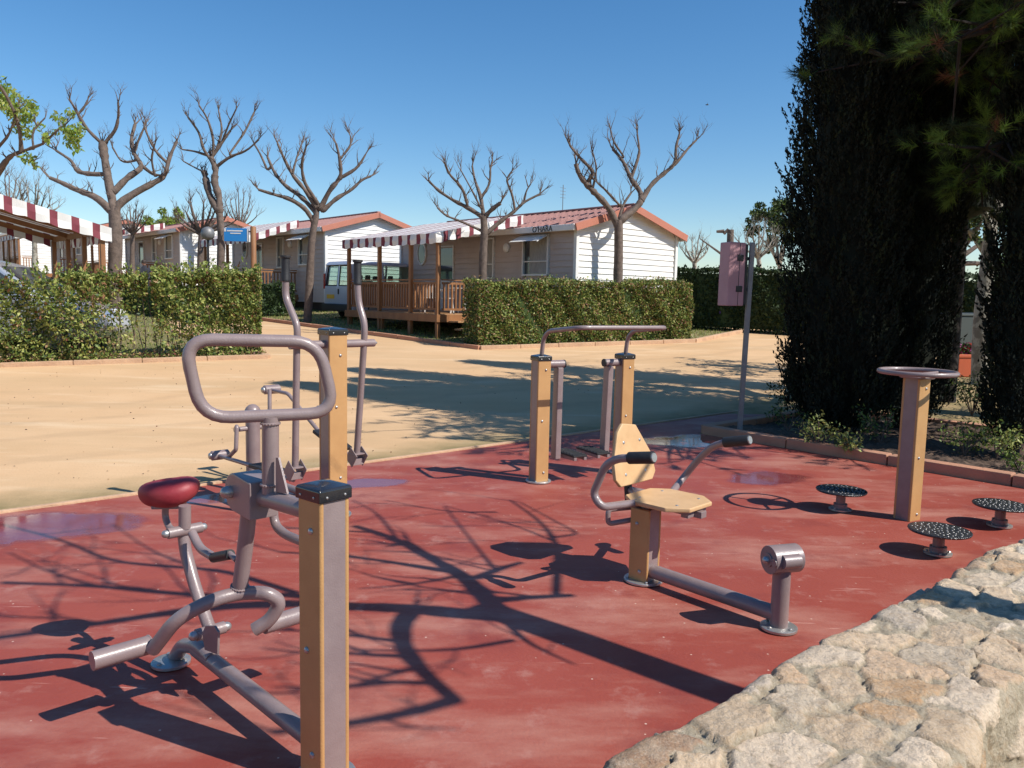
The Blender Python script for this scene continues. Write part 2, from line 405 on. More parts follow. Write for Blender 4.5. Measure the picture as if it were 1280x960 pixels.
# grass blades: one countless mass
def inpoly(P, poly):
    x, y = P[:, 0], P[:, 1]; c = np.zeros(len(P), bool); n = len(poly)
    for i in range(n):
        x1, y1 = poly[i]; x2, y2 = poly[i-1]
        k = ((y1 > y) != (y2 > y)) & (x < (x2-x1)*(y-y1)/((y2-y1) if y2 != y1 else 1e-9)+x1); c ^= k
    return c
def grass(poly, n, ymax):
    P = np.stack([RNG.uniform(-16, 8, n), RNG.uniform(13, ymax, n)], 1); P = P[inpoly(P, poly)]
    k = len(P); z = .055*(np.clip(P[:, 1], 12, 57)-12); h = RNG.uniform(.03, .10, k)
    a = RNG.uniform(0, 6.28, k); w = .012
    b = np.stack([P[:, 0], P[:, 1], z], 1); d = np.stack([np.cos(a)*w, np.sin(a)*w, 0*a], 1)
    tip = b + np.stack([RNG.normal(0, .03, k), RNG.normal(0, .03, k), h], 1)
    return np.stack([b-d, b+d, tip], 1).reshape(-1, 3), k
g1, k1 = grass(lawnR, 90000, 32); g2, k2 = grass(lawnL, 60000, 30)
o = raw('grass', np.concatenate([g1, g2]), 3, [L['g1'], L['g3'], L['g4']], pick(k1+k2, [5, 3, 2])); o['kind'] = 'stuff'; tag(o, 'short patchy green and straw grass round the mobile homes', 'grass')
# fallen leaves / gravel specks on the sand near the pad
n = 500; P = np.stack([RNG.uniform(-9, 4, n), RNG.uniform(7, 16, n), np.full(n, .006)], 1)
P = P[(P[:, 1]*.751 - P[:, 0]*.66) > T_BACK+.15]; P[:, 2] = .055*(np.clip(P[:, 1], 12, 57)-12)+.006
dv = RNG.normal(size=(len(P), 3)); dv[:, 2] = 0
o = raw('fallen_leaves', leaf_quads(P, .024, .6, dv, .15), 4, [L['g4'], L['g5'], M['soil']], pick(len(P), [3, 1, 3])); tag(o, 'dry fallen leaves and grit scattered over the sandy road', 'fallen leaves', kind='stuff')

# ------------------------------------------------------------------ stone wall (parametrised profile, stones pushed out of mortar)
def stone_wall():
    s0, s1 = -.6, 8.5; ds = .0075; ns = int((s1-s0)/ds); H = .60
    prof = []  # (t,z,nt,nz)
    r = .05
    def seg(t0, z0, t1, z1, nt, nz, k):
        for i in range(k): f = i/k; prof.append((t0+(t1-t0)*f, z0+(z1-z0)*f, nt, nz))
    seg(T_WALL1, 0, T_WALL1, H-r, 1, 0, 14)
    for i in range(6): a = math.pi/2*i/6; prof.append((T_WALL1-r+r*math.cos(a), H-r+r*math.sin(a), math.cos(a), math.sin(a)))
    seg(T_WALL1-r, H, T_WALL0+r, H, 0, 1, 68)
    for i in range(6): a = math.pi/2*i/6; prof.append((T_WALL0+r-r*math.sin(a), H-r+r*math.cos(a), -math.sin(a), math.cos(a)))
    seg(T_WALL0, H-r, T_WALL0-.04, -.05, -1, .1, 62)
    prof = np.array(prof); npf = len(prof)
    dl = np.r_[0, np.cumsum(np.hypot(np.diff(prof[:, 0]), np.diff(prof[:, 1])))]
    sv = s0 + np.arange(ns)*ds
    Sg, Ug = np.meshgrid(sv, dl, indexing='ij')
    # smooth value noise
    def vnoise(x, y, sc, seed):
        r_ = np.random.default_rng(seed); g = r_.uniform(-1, 1, (256, 256)); x = x*sc+37.3; y = y*sc+11.7
        xi = np.floor(x).astype(int); yi = np.floor(y).astype(int); fx = x-xi; fy = y-yi; fx = fx*fx*(3-2*fx); fy = fy*fy*(3-2*fy)
        q = lambda a, b: g[a % 256, b % 256]
        return (q(xi, yi)*(1-fx)+q(xi+1, yi)*fx)*(1-fy)+(q(xi, yi+1)*(1-fx)+q(xi+1, yi+1)*fx)*fy
    wx = Sg + .035*vnoise(Sg, Ug, 9, 1) + .012*vnoise(Sg, Ug, 30, 2); wy = Ug + .035*vnoise(Sg, Ug, 9, 3) + .012*vnoise(Sg, Ug, 30, 4)
    rg = np.random.default_rng(5); pts = []
    s = s0-.2
    while s < s1+.2:
        u = -.1
        while u < dl[-1]+.1:
            pts.append((s+rg.uniform(-.07, .07), u+rg.uniform(-.045, .045))); u += rg.uniform(.10, .19)
        s += rg.uniform(.15, .25)
    pts = np.array(pts); n = len(pts); wgt = rg.uniform(-.004, .012, n); ang = rg.uniform(-.5, .5, n); an = rg.uniform(.75, 1.0, n)
    F1 = np.full(Sg.shape, 9.); F2 = np.full(Sg.shape, 9.); I1 = np.zeros(Sg.shape, int)
    for k in range(n):
        m0 = max(0, int((pts[k, 0]-.5-s0)/ds)); m1 = min(ns, int((pts[k, 0]+.5-s0)/ds))
        if m1 <= m0: continue
        dx = wx[m0:m1]-pts[k, 0]; dy = wy[m0:m1]-pts[k, 1]
        ca, sa = math.cos(ang[k]), math.sin(ang[k]); ex = (dx*ca+dy*sa)*an[k]; ey = dy*ca-dx*sa
        d = np.maximum(np.abs(ex)*.86, np.abs(ey)*1.0)*.6+.4*np.sqrt(ex*ex+ey*ey) - wgt[k]
        f1 = F1[m0:m1]; f2 = F2[m0:m1]; i1 = I1[m0:m1]
        c = d < f1
        f2[:] = np.where(c, f1, np.minimum(f2, d)); i1[:] = np.where(c, k, i1); f1[:] = np.where(c, d, f1)
    e = F2-F1
    gap = rg.uniform(.006, .036, n)[I1] + .010*vnoise(Sg, Ug, 22, 15)
    isst = (rg.uniform(0, 1, n) > .035)[I1]
    h = np.clip((e-gap)/.006, 0, 1)*isst; h = h*h*(3-2*h)
    hs = rg.uniform(.004, .012, n)[I1]; tilt = rg.normal(0, .04, (n, 2))
    disp = h*(hs + tilt[I1, 0]*(Sg-pts[I1, 0]) + tilt[I1, 1]*(Ug-pts[I1, 1]) + .005*vnoise(Sg, Ug, 11, 6) + .004*vnoise(Sg, Ug, 30, 7) + .0035*np.abs(vnoise(Sg, Ug, 62, 17))) \
        + (1-h)*(.006*vnoise(Sg, Ug, 40, 8) + .003*vnoise(Sg, Ug, 90, 9)) + .008*vnoise(Sg, Ug, 2.5, 10)
    lat = .03*vnoise(Sg, Ug, 3.2, 12)      # irregular outline of the coping
    t = prof[None, :, 0] + prof[None, :, 2]*(disp+lat); z = prof[None, :, 1] + prof[None, :, 3]*disp
    X = Sg*A1.x + t*B1.x; Y = Sg*A1.y + t*B1.y
    co = np.stack([X, Y, z], -1).reshape(-1, 3)
    i, j = np.meshgrid(np.arange(ns-1), np.arange(npf-1), indexing='ij'); b = i*npf+j
    F = np.stack([b, b+npf, b+npf+1, b+1], -1).reshape(-1, 4)
    me = bpy.data.meshes.new('stone_wall'); me.vertices.add(len(co)); me.vertices.foreach_set('co', co.astype(np.float32).ravel())
    me.loops.add(F.size); me.loops.foreach_set('vertex_index', F.ravel().astype(np.int32))
    me.polygons.add(len(F)); me.polygons.foreach_set('loop_start', np.arange(0, F.size, 4, dtype=np.int32)); me.update()
    pal = np.array([(.64, .47, .31), (.70, .55, .40), (.52, .32, .17), (.52, .42, .32), (.70, .60, .47), (.34, .21, .13), (.60, .41, .26), (.58, .46, .33), (.74, .60, .45)])
    pc = pal[rg.choice(len(pal), n, p=[.24, .17, .15, .07, .08, .08, .13, .04, .04])]*rg.uniform(.85, 1.1, (n, 1))
    mort = np.array((.38, .315, .22))
    cc = pc[I1]*(h > .35)[..., None] + mort*(h <= .35)[..., None]
    cc = np.concatenate([cc, (h > .35)[..., None]*1.0], -1).reshape(-1, 4)
    at_ = me.attributes.new('stone_colour', 'FLOAT_COLOR', 'POINT'); at_.data.foreach_set('color', cc.astype(np.float32).ravel())
    me.polygons.foreach_set('use_smooth', [True]*len(F))
    m = bpy.data.materials.new('rubble_stone'); m.use_nodes = True; N, K = nodes(m); bs = N['Principled BSDF']; bs.inputs['Roughness'].default_value = .9; bs.inputs['Specular IOR Level'].default_value = .25
    a = N.new('ShaderNodeAttribute'); a.attribute_name = 'stone_colour'; g = N.new('ShaderNodeNewGeometry')
    def layer(base, scale, lo, hi, amt, col, det=8, mode='MIX'):
        nz = N.new('ShaderNodeTexNoise'); nz.inputs['Scale'].default_value = scale; nz.inputs['Detail'].default_value = det; nz.inputs['Roughness'].default_value = .7; K.new(g.outputs['Position'], nz.inputs['Vector'])
        mr = N.new('ShaderNodeMapRange'); mr.inputs[1].default_value = lo; mr.inputs[2].default_value = hi; mr.inputs[4].default_value = amt; K.new(nz.outputs['Fac'], mr.inputs[0])
        mx = N.new('ShaderNodeMix'); mx.data_type = 'RGBA'; mx.blend_type = mode; mx.inputs[7].default_value = (*col, 1); K.new(base, mx.inputs[6]); K.new(mr.outputs[0], mx.inputs[0]); return mx.outputs[2]
    c = layer(a.outputs['Color'], 9, .45, .65, .40, (.66, .54, .40))
    c = layer(c, 14, .52, .7, .6, (.40, .24, .12))
    c = layer(c, 55, .5, .66, .6, (.33, .25, .165))
    c = layer(c, 120, .5, .62, .22, (.72, .66, .56))
    c = layer(c, 3.1, .60, .70, .5, (.13, .12, .05))
    K.new(c, bs.inputs['Base Color'])
    nz = N.new('ShaderNodeTexNoise'); nz.inputs['Scale'].default_value = 45; nz.inputs['Detail'].default_value = 10; nz.inputs['Roughness'].default_value = .7; K.new(g.outputs['Position'], nz.inputs['Vector'])
    bp = N.new('ShaderNodeBump'); bp.inputs['Strength'].default_value = 1.0; bp.inputs['Distance'].default_value = .016; K.new(nz.outputs['Fac'], bp.inputs['Height']); K.new(bp.outputs[0], bs.inputs['Normal'])
    me.materials.append(m)
    o = bpy.data.objects.new('stone_wall', me); COL.objects.link(o)
    tag(o, 'low mortared rubble stone wall of cream and ochre stones beside the red pad', 'wall')
stone_wall()

# ------------------------------------------------------------------ fitness machines
UP = V(0, 0, 1)
def post(par, base, H, ang, w=.135, yellow_on='x', bolts=(.16, .45, .8), plate=True, cap=True, z0=0):
    """mauve core with rounded ochre channels on two sides; ang = world angle of local x"""
    X = V(math.cos(ang), math.sin(ang), 0); Y = V(-math.sin(ang), math.cos(ang), 0)
    if yellow_on == 'y': X, Y = Y, X*-1
    base = V(base); b = V(base.x, base.y, z0); c = b + UP*(H/2)
    mb = MB(); mb.box(c, (w*.76, w*.965, H), (X, Y, UP)); core = mb.build('post', M['mauve'], par, bevel=.004)
    for sx in (-1, 1):
        mb = MB(); t = w*.16; mb.box(c + X*sx*(w/2-t/2), (t, w, H-.002), (X, Y, UP)); p = mb.build('side_profile', M['yellow'], core_parent(par, core), bevel=.009, seg=3)
        for k, h in enumerate(bolts):
            mb = MB()
            q = b + X*sx*(w/2) + UP*(H*h if h < 1 else H-.1) + Y*(w*.12 if k % 2 else -w*.10)
            mb.lathe(q - X*sx*.002, X*sx, [(0, .012), (.004, .012), (.008, .009), (.0105, .004)], 12)
            mb.build('bolt', M['steel'], p_of(par))
    if cap:
        mb = MB(); e = w/2+.006
        z = b.z + H
        vs = []
        for dz, k in ((-.035, 1), (.004, 1), (.010, .93), (.024, .25)):
            for sx, sy in ((-1, -1), (1, -1), (1, 1), (-1, 1)): vs.append(V(b.x, b.y, z+dz) + X*sx*e*k + Y*sy*e*k)
        fs = [(3, 2, 1, 0), (12, 13, 14, 15)]
        for l in range(3):
            for i in range(4): j = (i+1) % 4; fs.append((l*4+i, l*4+j, l*4+4+j, l*4+4+i))
        mb.add(vs, fs); cp = mb.build('cap', M['cap'], par, bevel=.004)
        for sgn in (-1, 1):
            for ax1, ax2 in ((X, Y), (Y, X)):
                for k in (-.3, .3):
                    mb = MB(); mb.lathe(V(b.x, b.y, z-.018) + ax1*sgn*(e-.001) + ax2*k*w, ax1*sgn, [(0, .0045), (.003, .0045), (.0045, .002)], 8)
                    mb.build('rivet', M['steel'], cp)
    if plate:
        mb = MB(); mb.lathe(V(b.x, b.y, .012), UP, [(0, w*.88), (.010, w*.88), (.013, w*.86)], 28)
        for k in range(4):
            a = ang + math.pi/4 + k*math.pi/2; mb.lathe(V(b.x, b.y, .02) + V(math.cos(a), math.sin(a), 0)*w*.74, UP, [(0, .010), (.012, .010), (.016, .006)], 6)
        mb.build('base_plate', M['steel'], par)
    return core
def core_parent(par, core): return core
def p_of(par): return par
def tubep(par, name, pts, r, m='mauve', cr=.05, closed=False, n=14):
    mb = MB(); mb.rtube(pts, r, cr, n, closed); return mb.build(name, M[m], par, ang=50)
def bolt_at(par, p, ax, r=.018, l=.03, name='bolt'):
    mb = MB(); ax = V(ax).normalized(); mb.lathe(V(p), ax, [(0, r), (l*.5, r), (l*.8, r*.8), (l, r*.35)], 14); return mb.build(name, M['steel'], par)

# --- 1 riding trainer in the foreground
P0 = V(-.628, 2.645, 0); du = V(-.715, .70, 0).normalized(); dn = V(du.y, -du.x, 0)
if dn.x < 0: dn = -dn
def RR(px, py, off=0): return onpl(px, py, P0 + dn*off, dn)
rt = thing('riding_trainer', 'riding trainer with red saddle and big loop handlebar on the nearest ochre post', 'exercise machine', P0)
post(rt, P0, 1.05, R(50), .123, 'x', (.12, .47, .87))
tubep(rt, 'ground_beam', [RR(246, 811), RR(300, 853), P0+UP*.115], .034)
tubep(rt, 'foot_arch', [RR(266, 824), RR(250, 808), RR(228, 806), RR(213, 833)], .033, cr=.055)
q = gp(214, 832); mb = MB(); mb.lathe(V(q.x, q.y, .012), UP, [(0, .085), (.012, .085), (.015, .08)], 26)
for k in range(3):
    a = 2.1*k; mb.lathe(V(q.x+.062*math.cos(a), q.y+.062*math.sin(a), .02), UP, [(0, .011), (.014, .011), (.018, .005)], 6)
mb.build('foot_plate', M['steel'], rt)
pv = RR(263, 789)
for s in (-1, 1):
    mb = MB(); mb.prism([RR(258, 782, .05*s), RR(269, 782, .05*s), RR(274, 790, .05*s), RR(273, 818, .05*s), RR(257, 812, .05*s), RR(254, 790, .05*s)], dn*.012)
    br = mb.build('pivot_bracket', M['mauve'], rt, bevel=.004)
mb = MB(); mb.lathe(pv-dn*.062, dn, [(0, .026), (.124, .026)], 16); mb.build('pivot', M['mauve'], br)
bolt_at(br, pv-dn*.062, -dn, .02, .03); bolt_at(br, pv+dn*.062, dn, .02, .03)
arm = tubep(rt, 'rocking_arm', [RR(229, 664), RR(232, 690), RR(245, 738), RR(263, 788)], [.025]*1 and .026, cr=.2)
sp = RR(231, 663)
mb = MB(); mb.lathe(sp-dn*.075, dn, [(0, .024), (.15, .024)], 16); pc = mb.build('pivot', M['mauve'], rt)
bolt_at(pc, sp-dn*.075, -dn, .017, .025); bolt_at(pc, sp+dn*.075, dn, .017, .025)
tubep(rt, 'seat_post', [RR(231, 660), RR(231, 632)], .026)
tubep(rt, 'seat_stay', [RR(208, 622), RR(206, 646), RR(212, 661), RR(229, 667)], .015, 'mauve', .04)
# saddle
cs = RR(211, 611); hd = V(du.x, du.y, 0); f1 = hd*.6 + dn*-.8; f1.normalize(); f2 = UP.cross(f1)
n1, n2 = 28, 14; vs = []; fs = []
for j in range(n2+1):
    ph = math.pi*j/n2
    for i in range(n1):
        th = 2*math.pi*i/n1; x = math.cos(th); y = math.sin(th)
        wdt = .105*(1-.28*x) ; rr_ = math.sin(ph)**.55
        z = math.cos(ph)*.5
        z = (.048*z*2 if z > 0 else .072*z*2) + .016*max(0, -x)**2*rr_ - .012*(y*y)*rr_ - .012*max(0, x)**2
        vs.append(cs + f1*(.132*x*rr_) + f2*(wdt*.92*y*rr_) + UP*z)
for j in range(n2):
    for i in range(n1): fs.append((j*n1+i, j*n1+(i+1) % n1, (j+1)*n1+(i+1) % n1, (j+1)*n1+i))
mb = MB(); mb.add(vs, fs); st_ = mb.build('saddle', M['seatred'], rt, ang=80)
mb = MB(); mb.box(cs - UP*.072 - f1*.0, (.13, .10, .02), (f1, f2, UP)); mb.build('seat_bracket', M['mauve'], rt, bevel=.004)
tubep(rt, 'link_arm', [RR(240, 666), RR(250, 686), RR(268, 697)], .019, cr=.06)
tubep(rt, 'link_grip', [RR(267, 697), RR(288, 693)], .021, 'dark')
tubep(rt, 'link_rod', [RR(287, 692), RR(296, 700)], .012)
# housing (stadium box) with bolt
hc = RR(309, 613); prof = []
for k in range(9): a = math.pi/2 + math.pi*k/8; prof.append(hc + du*(-.075*math.cos(a)*1.0+.0) + UP*(.075*math.sin(a)))
prof += [hc - du*.13 - UP*.085, hc - du*.13 + UP*.06]
mb = MB(); mb.prism(prof, dn*.115); hs = mb.build('bearing_housing', M['mauve'], rt, bevel=.008)
bolt_at(hs, hc + du*.02 - dn*.057, -dn, .024, .04); bolt_at(hs, hc + du*.02 + dn*.057, dn, .024, .04)
tubep(rt, 'upright', [RR(312, 630), RR(307, 680), RR(299, 742)], .031, cr=.3)
fb = tubep(rt, 'foot_bar', [RR(191, 812, -.27), RR(222, 772, -.22), RR(268, 749, -.10), RR(300, 741), RR(334, 741, .08), RR(351, 752, .13), RR(338, 775, .10), RR(318, 787, .05)], .028, cr=.09)
e0 = RR(186, 806, -.27)
tubep(rt, 'footrest', [e0, e0 - dn*.21], .037); e1 = RR(330, 782, .09)
tubep(rt, 'footrest', [e1, e1 + dn*.24], .035)
tubep(rt, 'upper_beam', [RR(318, 618), V(P0.x, P0.y, RR(392, 638).z)], .034)
cb = RR(338, 616); ct = RR(338, 521)
tubep(rt, 'column', [cb, ct], .031)
mb = MB(); mb.prism([RR(346, 615), RR(346, 572), RR(349, 572), RR(360, 617)], dn*.008); mb.build('gusset', M['mauve'], rt)
ld = V(.93, .37, 0).normalized(); ln = V(ld.y, -ld.x, 0)
def LP(px, py): return onpl(px, py, V(ct.x, ct.y, 0), ln)
tubep(rt, 'handlebar', [LP(229, 424), LP(398, 427), LP(419, 516), LP(252, 523)], .0225, cr=.10, closed=True, n=16)
tubep(rt, 'lower_guard', [RR(341, 626, .1), RR(343, 656, .1), RR(356, 668, .1), RR(380, 678, .1)], .018, cr=.06)

def weld(par, c, ax, r):
    ax = V(ax).normalized(); q = V(0, 0, 1) if abs(ax.z) < .9 else V(1, 0, 0); x = (q-ax*q.dot(ax)).normalized(); y = ax.cross(x)
    mb = MB(); n = 40; mb.tube([V(c)+(x*math.cos(2*math.pi*k/n)+y*math.sin(2*math.pi*k/n))*(r+.0015*math.sin(k*3.1)) for k in range(n)], .0048, 6, closed=True); mb.build('weld_bead', M['mauve'], par)
weld(rt, ct-UP*.024, UP, .032); weld(rt, cb+UP*.032, UP, .033); weld(rt, RR(300, 733), RR(307, 680)-RR(299, 742), .033); weld(rt, e0+dn*.002, dn, .034)
# --- 2 elliptical trainer
E0 = V(-1.35, 6.0, 0); eu = V(-.707, .707, 0); en = V(.707, .707, 0)
def EE(px, py, off=0): return onpl(px, py, E0 + en*off, en)
et = thing('elliptical_trainer', 'mauve elliptical cross trainer with two tall black-tipped levers behind the riding trainer', 'exercise machine', E0)
post(et, E0, 1.43, R(44), .155, 'y', (.22, .60, .87))
ax = E0 + UP*1.325
tubep(et, 'axle', [ax-en*.36, ax+en*.37], .030)
bolt_at(et, ax+en*.37, en, .012, .03); bolt_at(et, ax-en*.36, -en, .012, .03)
for off, P in ((-.28, [(357, 352), (357, 372), (372, 408), (371, 430), (369, 583)]), (.28, [(447, 356), (448, 378), (456, 405), (455, 428), (446, 566)])):
    lv = tubep(et, 'lever', [EE(x, y, off) for x, y in P], .026, cr=.10)
    top = EE(*P[0], off); mb = MB(); mb.lathe(top - UP*.0, EE(P[0][0], P[0][1]-30, off)-top, [(0, .031), (.01, .034), (.02, .031), (.17, .031), (.175, .040), (.19, .040)], 16)
    mb.build('grip', M['grip'], lv)
    bt = EE(*P[-1], off); mb = MB()
    for s in (-1, 1): mb.box(bt + en*s*.05 - UP*.03, (.11, .008, .12), ((eu*.8+UP*.6).normalized(), en, (UP*.8-eu*.6).normalized()))
    mb.box(bt - UP*.005, (.09, .11, .012), (eu, en, UP)); mb.box(bt - UP*.07, (.05, .10, .05), (eu, en, UP))
    mb.build('lever_bracket', M['mauve'], lv, bevel=.003)
bo = EE(317, 600); bo.z = 0
zt = EE(317, 508).z
mb = MB(); mb.lathe(bo, UP, [(0, .062), (zt-.05, .062), (zt-.049, .067), (zt-.035, .067), (zt-.01, .055), (zt+.012, .03), (zt+.018, .004)], 24); mb.build('bollard', M['mauve'], et)
mb = MB(); mb.lathe(V(bo.x, bo.y, .012), UP, [(0, .12), (.012, .12), (.014, .115)], 26); mb.build('base_plate', M['steel'], et)
cz = EE(317, 535).z
tubep(et, 'crank_axle', [bo+UP*cz-en*.17, bo+UP*cz+en*.17], .022)
a1 = bo + UP*cz - en*.16; a2 = bo + UP*cz + en*.16
d1 = EE(284, 573, -.27); d2 = EE(337, 487, .2)
ca1 = tubep(et, 'crank_arm', [a1, EE(296, 533, -.25), EE(295, 562, -.27), d1], .018, cr=.02); tubep(et, 'crank_arm', [a2, d2], .018)
for off, P, pl in ((-.28, [(272, 569), (318, 583), (367, 600)], (318, 577)), (.28, [(337, 487), (360, 492), (399, 540), (443, 575)], (430, 566))):
    pbar = tubep(et, 'pedal_bar', [EE(x, y, off) for x, y in P], .017, cr=.04)
    c0 = EE(*P[0], off); mb = MB(); mb.lathe(c0-en*.06, en, [(0, .030), (.01, .042), (.15, .042), (.16, .030)], 16); mb.build('bearing', M['mauve'], pbar); bolt_at(pbar, c0-en*.06, -en, .028, .02)
    a, b = EE(P[-2][0], P[-2][1], off), EE(P[-1][0], P[-1][1], off); d = (b-a).normalized()
    mb = MB(); mb.box((a*.62+b*.38) + UP*.022, (.38, .15, .03), (d, en, d.cross(en))); mb.build('pedal', M['grip'], et, bevel=.006)
mb = MB(); mb.box(E0+eu*.14+UP*.80, (.16, .012, .07), (eu, en, UP)); mb.prism([E0+eu*.06+UP*.76, E0+eu*.22+UP*.76, E0+eu*.06+UP*.60], en*.012); mb.build('gusset', M['mauve'], et)
tubep(et, 'ground_beam', [E0+UP*.10, bo+UP*.10], .03)

# --- 3 air walker
WL = V(.262, 7.28, 0); WR = V(1.09, 7.74, 0); wl = (WR-WL).normalized(); wn = V(wl.y, -wl.x, 0)
aw = thing('air_walker', 'mauve and ochre air walker with two posts and a bent overhead handrail', 'exercise machine', (WL+WR)/2)
for b in (WL, WR): post(aw, b, 1.17, math.atan2(wl.y, wl.x), .135, 'y', (.09, .50, .90))
zr = 1.46; a = WL + UP*1.15; b = WR + UP*1.15
rp = [a, WL+UP*1.34+wn*.03, WL+UP*1.41+wn*.12, WL+UP*zr+wn*.62, WR+UP*zr+wn*.62, WR+UP*1.41+wn*.12, WR+UP*1.34+wn*.03, b]
tubep(aw, 'handrail', rp, .020, cr=.10)
for b, s in ((WL, 1), (WR, -1)):
    zx = 1.10; e = b + UP*zx + wl*s*.08
    tubep(aw, 'axle', [e, e + wl*s*.16], .036)
    mb = MB(); mb.lathe(e + wl*s*.16, wl*s, [(0, .038), (.012, .038)], 16); mb.build('end_cap', M['grip'], aw)
    lg = b + wl*s*.19 + UP*(zx-.03)
    mb = MB(); sw = wn*(-.03 if s < 0 else -.01); fo = lg + sw + UP*(-.86)
    mb.beam(lg, fo, .06, .09, up=wn); leg = mb.build('swing_leg', M['mauve'], aw, bevel=.01)
    mb = MB(); mb.beam(fo + wn*-.03 + UP*.02, fo + wn*-.03 + wl*s*.22 + UP*.02, .04, .04); mb.beam(fo + wl*s*.2 - wn*.16 + UP*.02, fo + wl*s*.2 + wn*.20 + UP*.02, .03, .03); mb.beam(fo + wl*s*.09 - wn*.16 + UP*.02, fo + wl*s*.09 + wn*.20 + UP*.02, .03, .03); mb.build('foot_frame', M['mauve'], leg, bevel=.004)
    mb = MB(); mb.box(fo + wl*s*.145 + wn*.02 + UP*.045, (.15, .36, .018), (wl, wn, UP))
    for k in range(7): mb.box(fo + wl*s*.145 + wn*(-.13+.05*k) + UP*.058, (.14, .012, .01), (wl, wn, UP))
    mb.build('footplate', M['grip'], aw, bevel=.003)

# --- 4 chest press seat
C0 = V(.823, 4.705, 0); cang = R(-44); cu = V(math.cos(cang), math.sin(cang), 0); cn = V(-cu.y, cu.x, 0)   # cn to the right-back
cp = thing('chest_press_seat', 'chest press machine with tan seat and backrest and a foot bollard in front', 'exercise machine', C0)
post(cp, C0, .465, cang, .135, 'y', (.18, .8), cap=False)
SC = V(.94, 4.74, 0)
def CC(px, py, off=0): return onpl(px, py, SC + cn*off, cn)
tp = .52
sx = [(-.20, -.13), (-.20, .13), (-.10, .215), (.14, .215), (.25, .12), (.25, -.12), (.14, -.215), (-.10, -.215)]
mb = MB(); mb.prism([SC + cu*x + cn*y + UP*(tp-.014) for x, y in sx], UP*.028); sobj = mb.build('seat', M['board'], cp, bevel=.007)
mb = MB()
for x, y in ((-.1, -.12), (-.1, .12), (.16, -.12), (.16, .12)): mb.lathe(SC + cu*x + cn*y + UP*(tp-.001), UP, [(0, .010), (.003, .009), (.005, .004)], 10)
mb.build('bolt', M['steel'], sobj)
mb = MB(); mb.beam(SC-cu*.26+UP*(tp-.055), SC+cu*.27+UP*(tp-.055), .06, .04); mb.beam(SC-cu*.05-cn*.14+UP*(tp-.05), SC-cu*.05+cn*.14+UP*(tp-.05), .05, .04); mb.beam(SC+cu*.2-cn*.1+UP*(tp-.05), SC+cu*.2+cn*.1+UP*(tp-.05), .05, .04)
mb.build('seat_frame', M['mauve'], cp, bevel=.005)
# backrest: leaning slightly back
BC = SC - cu*.27 + cn*.055; lean = (UP*.985 - cu*.17).normalized(); nrm = (cu*.985 + UP*.17).normalized()
bz = .545
bp_ = [(-.15, 0), (.19, 0), (.235, .05), (.21, .17), (.07, .37), (-.07, .39), (-.13, .34), (-.195, .17), (-.195, .05)]
mb = MB(); mb.prism([BC + cn*y + lean*z + UP*bz for y, z in bp_], nrm*.028); bk = mb.build('backrest', M['board'], cp, bevel=.008)
mb = MB()
for y, z in ((-.09, .07), (.12, .07), (-.08, .27), (.09, .27)): mb.lathe(BC + cn*y + lean*z + UP*bz + nrm*.013, nrm, [(0, .011), (.003, .010), (.006, .004)], 10)
mb.build('bolt', M['steel'], bk)
mb = MB(); mb.beam(BC - nrm*.03 + lean*.3 + UP*bz, BC - nrm*.03 + UP*(bz-.14), .05, .03, up=nrm); mb.beam(BC - nrm*.03 + UP*(bz-.12), SC - cu*.1 + UP*(tp-.055), .05, .04); mb.build('backrest_support', M['dark'], cp, bevel=.004)
# arms
ps = BC - cu*.02 + UP*.50
tubep(cp, 'press_arm', [ps, CC(800, 628, -.14), CC(752, 634, -.5), CC(741, 618, -.5), CC(757, 581, -.5), CC(772, 573, -.5), CC(818, 572, -.5)], .023, cr=.07)
tubep(cp, 'press_arm', [ps, CC(835, 622, .14), CC(852, 600, .5), CC(873, 574, .5), CC(890, 558, .5), CC(906, 553, .5), CC(936, 550, .5)], .023, cr=.09)
for (x0, y0, x1, y1, off) in ((787, 572.5, 816, 572, -.5), (906, 553, 936, 550, .5)):
    a, b = CC(x0, y0, off), CC(x1, y1, off); d = (b-a); d.normalize(); l = (b-a).length
    mb = MB(); mb.lathe(a, d, [(0, .034), (l, .034), (l+.006, .030)], 18); g = mb.build('grip', M['grip'], cp)
    mb = MB(); mb.lathe(b + d*.005, d, [(0, .026), (.006, .024)], 16); mb.build('end_cap', M['steel'], g)
tubep(cp, 'lower_loop', [CC(790, 634, -.1), CC(760, 637, -.26), CC(760, 655, -.26), CC(800, 648, -.08)], .016, cr=.03)
# floor beam and foot bollard
FB = gp(973, 788); zc = 1.7 - .06*0
tubep(cp, 'floor_beam', [C0+UP*.085, FB+UP*.085], .042)
h = onpl(975, 703, FB, V(0, 1, 0)).z
mb = MB(); mb.lathe(FB, UP, [(0, .046), (h, .046)], 22); fbo = mb.build('bollard', M['mauve'], cp)
mb = MB(); mb.lathe(FB+UP*.012, UP, [(0, .095), (.012, .095), (.015, .09)], 26)
for k in range(4):
    a = .6+k*math.pi/2; mb.lathe(FB+V(.072*math.cos(a), .072*math.sin(a), .02), UP, [(0, .010), (.012, .010), (.016, .005)], 6)
mb.build('base_plate', M['steel'], cp)
fc = FB + UP*(h+.02)
dv = V(.95, .30, 0).normalized()
mb = MB(); mb.lathe(fc-dv*.085, dv, [(0, .074), (.17, .074)], 26); mb.lathe(fc-dv*.092, dv, [(0, .036), (.02, .036)], 18)
fr = mb.build('foot_roller', M['mauve'], cp, bevel=.004)
bolt_at(fr, fc-dv*.09, -dv, .02, .03); bolt_at(fr, fc+dv*.085, dv, .02, .02)
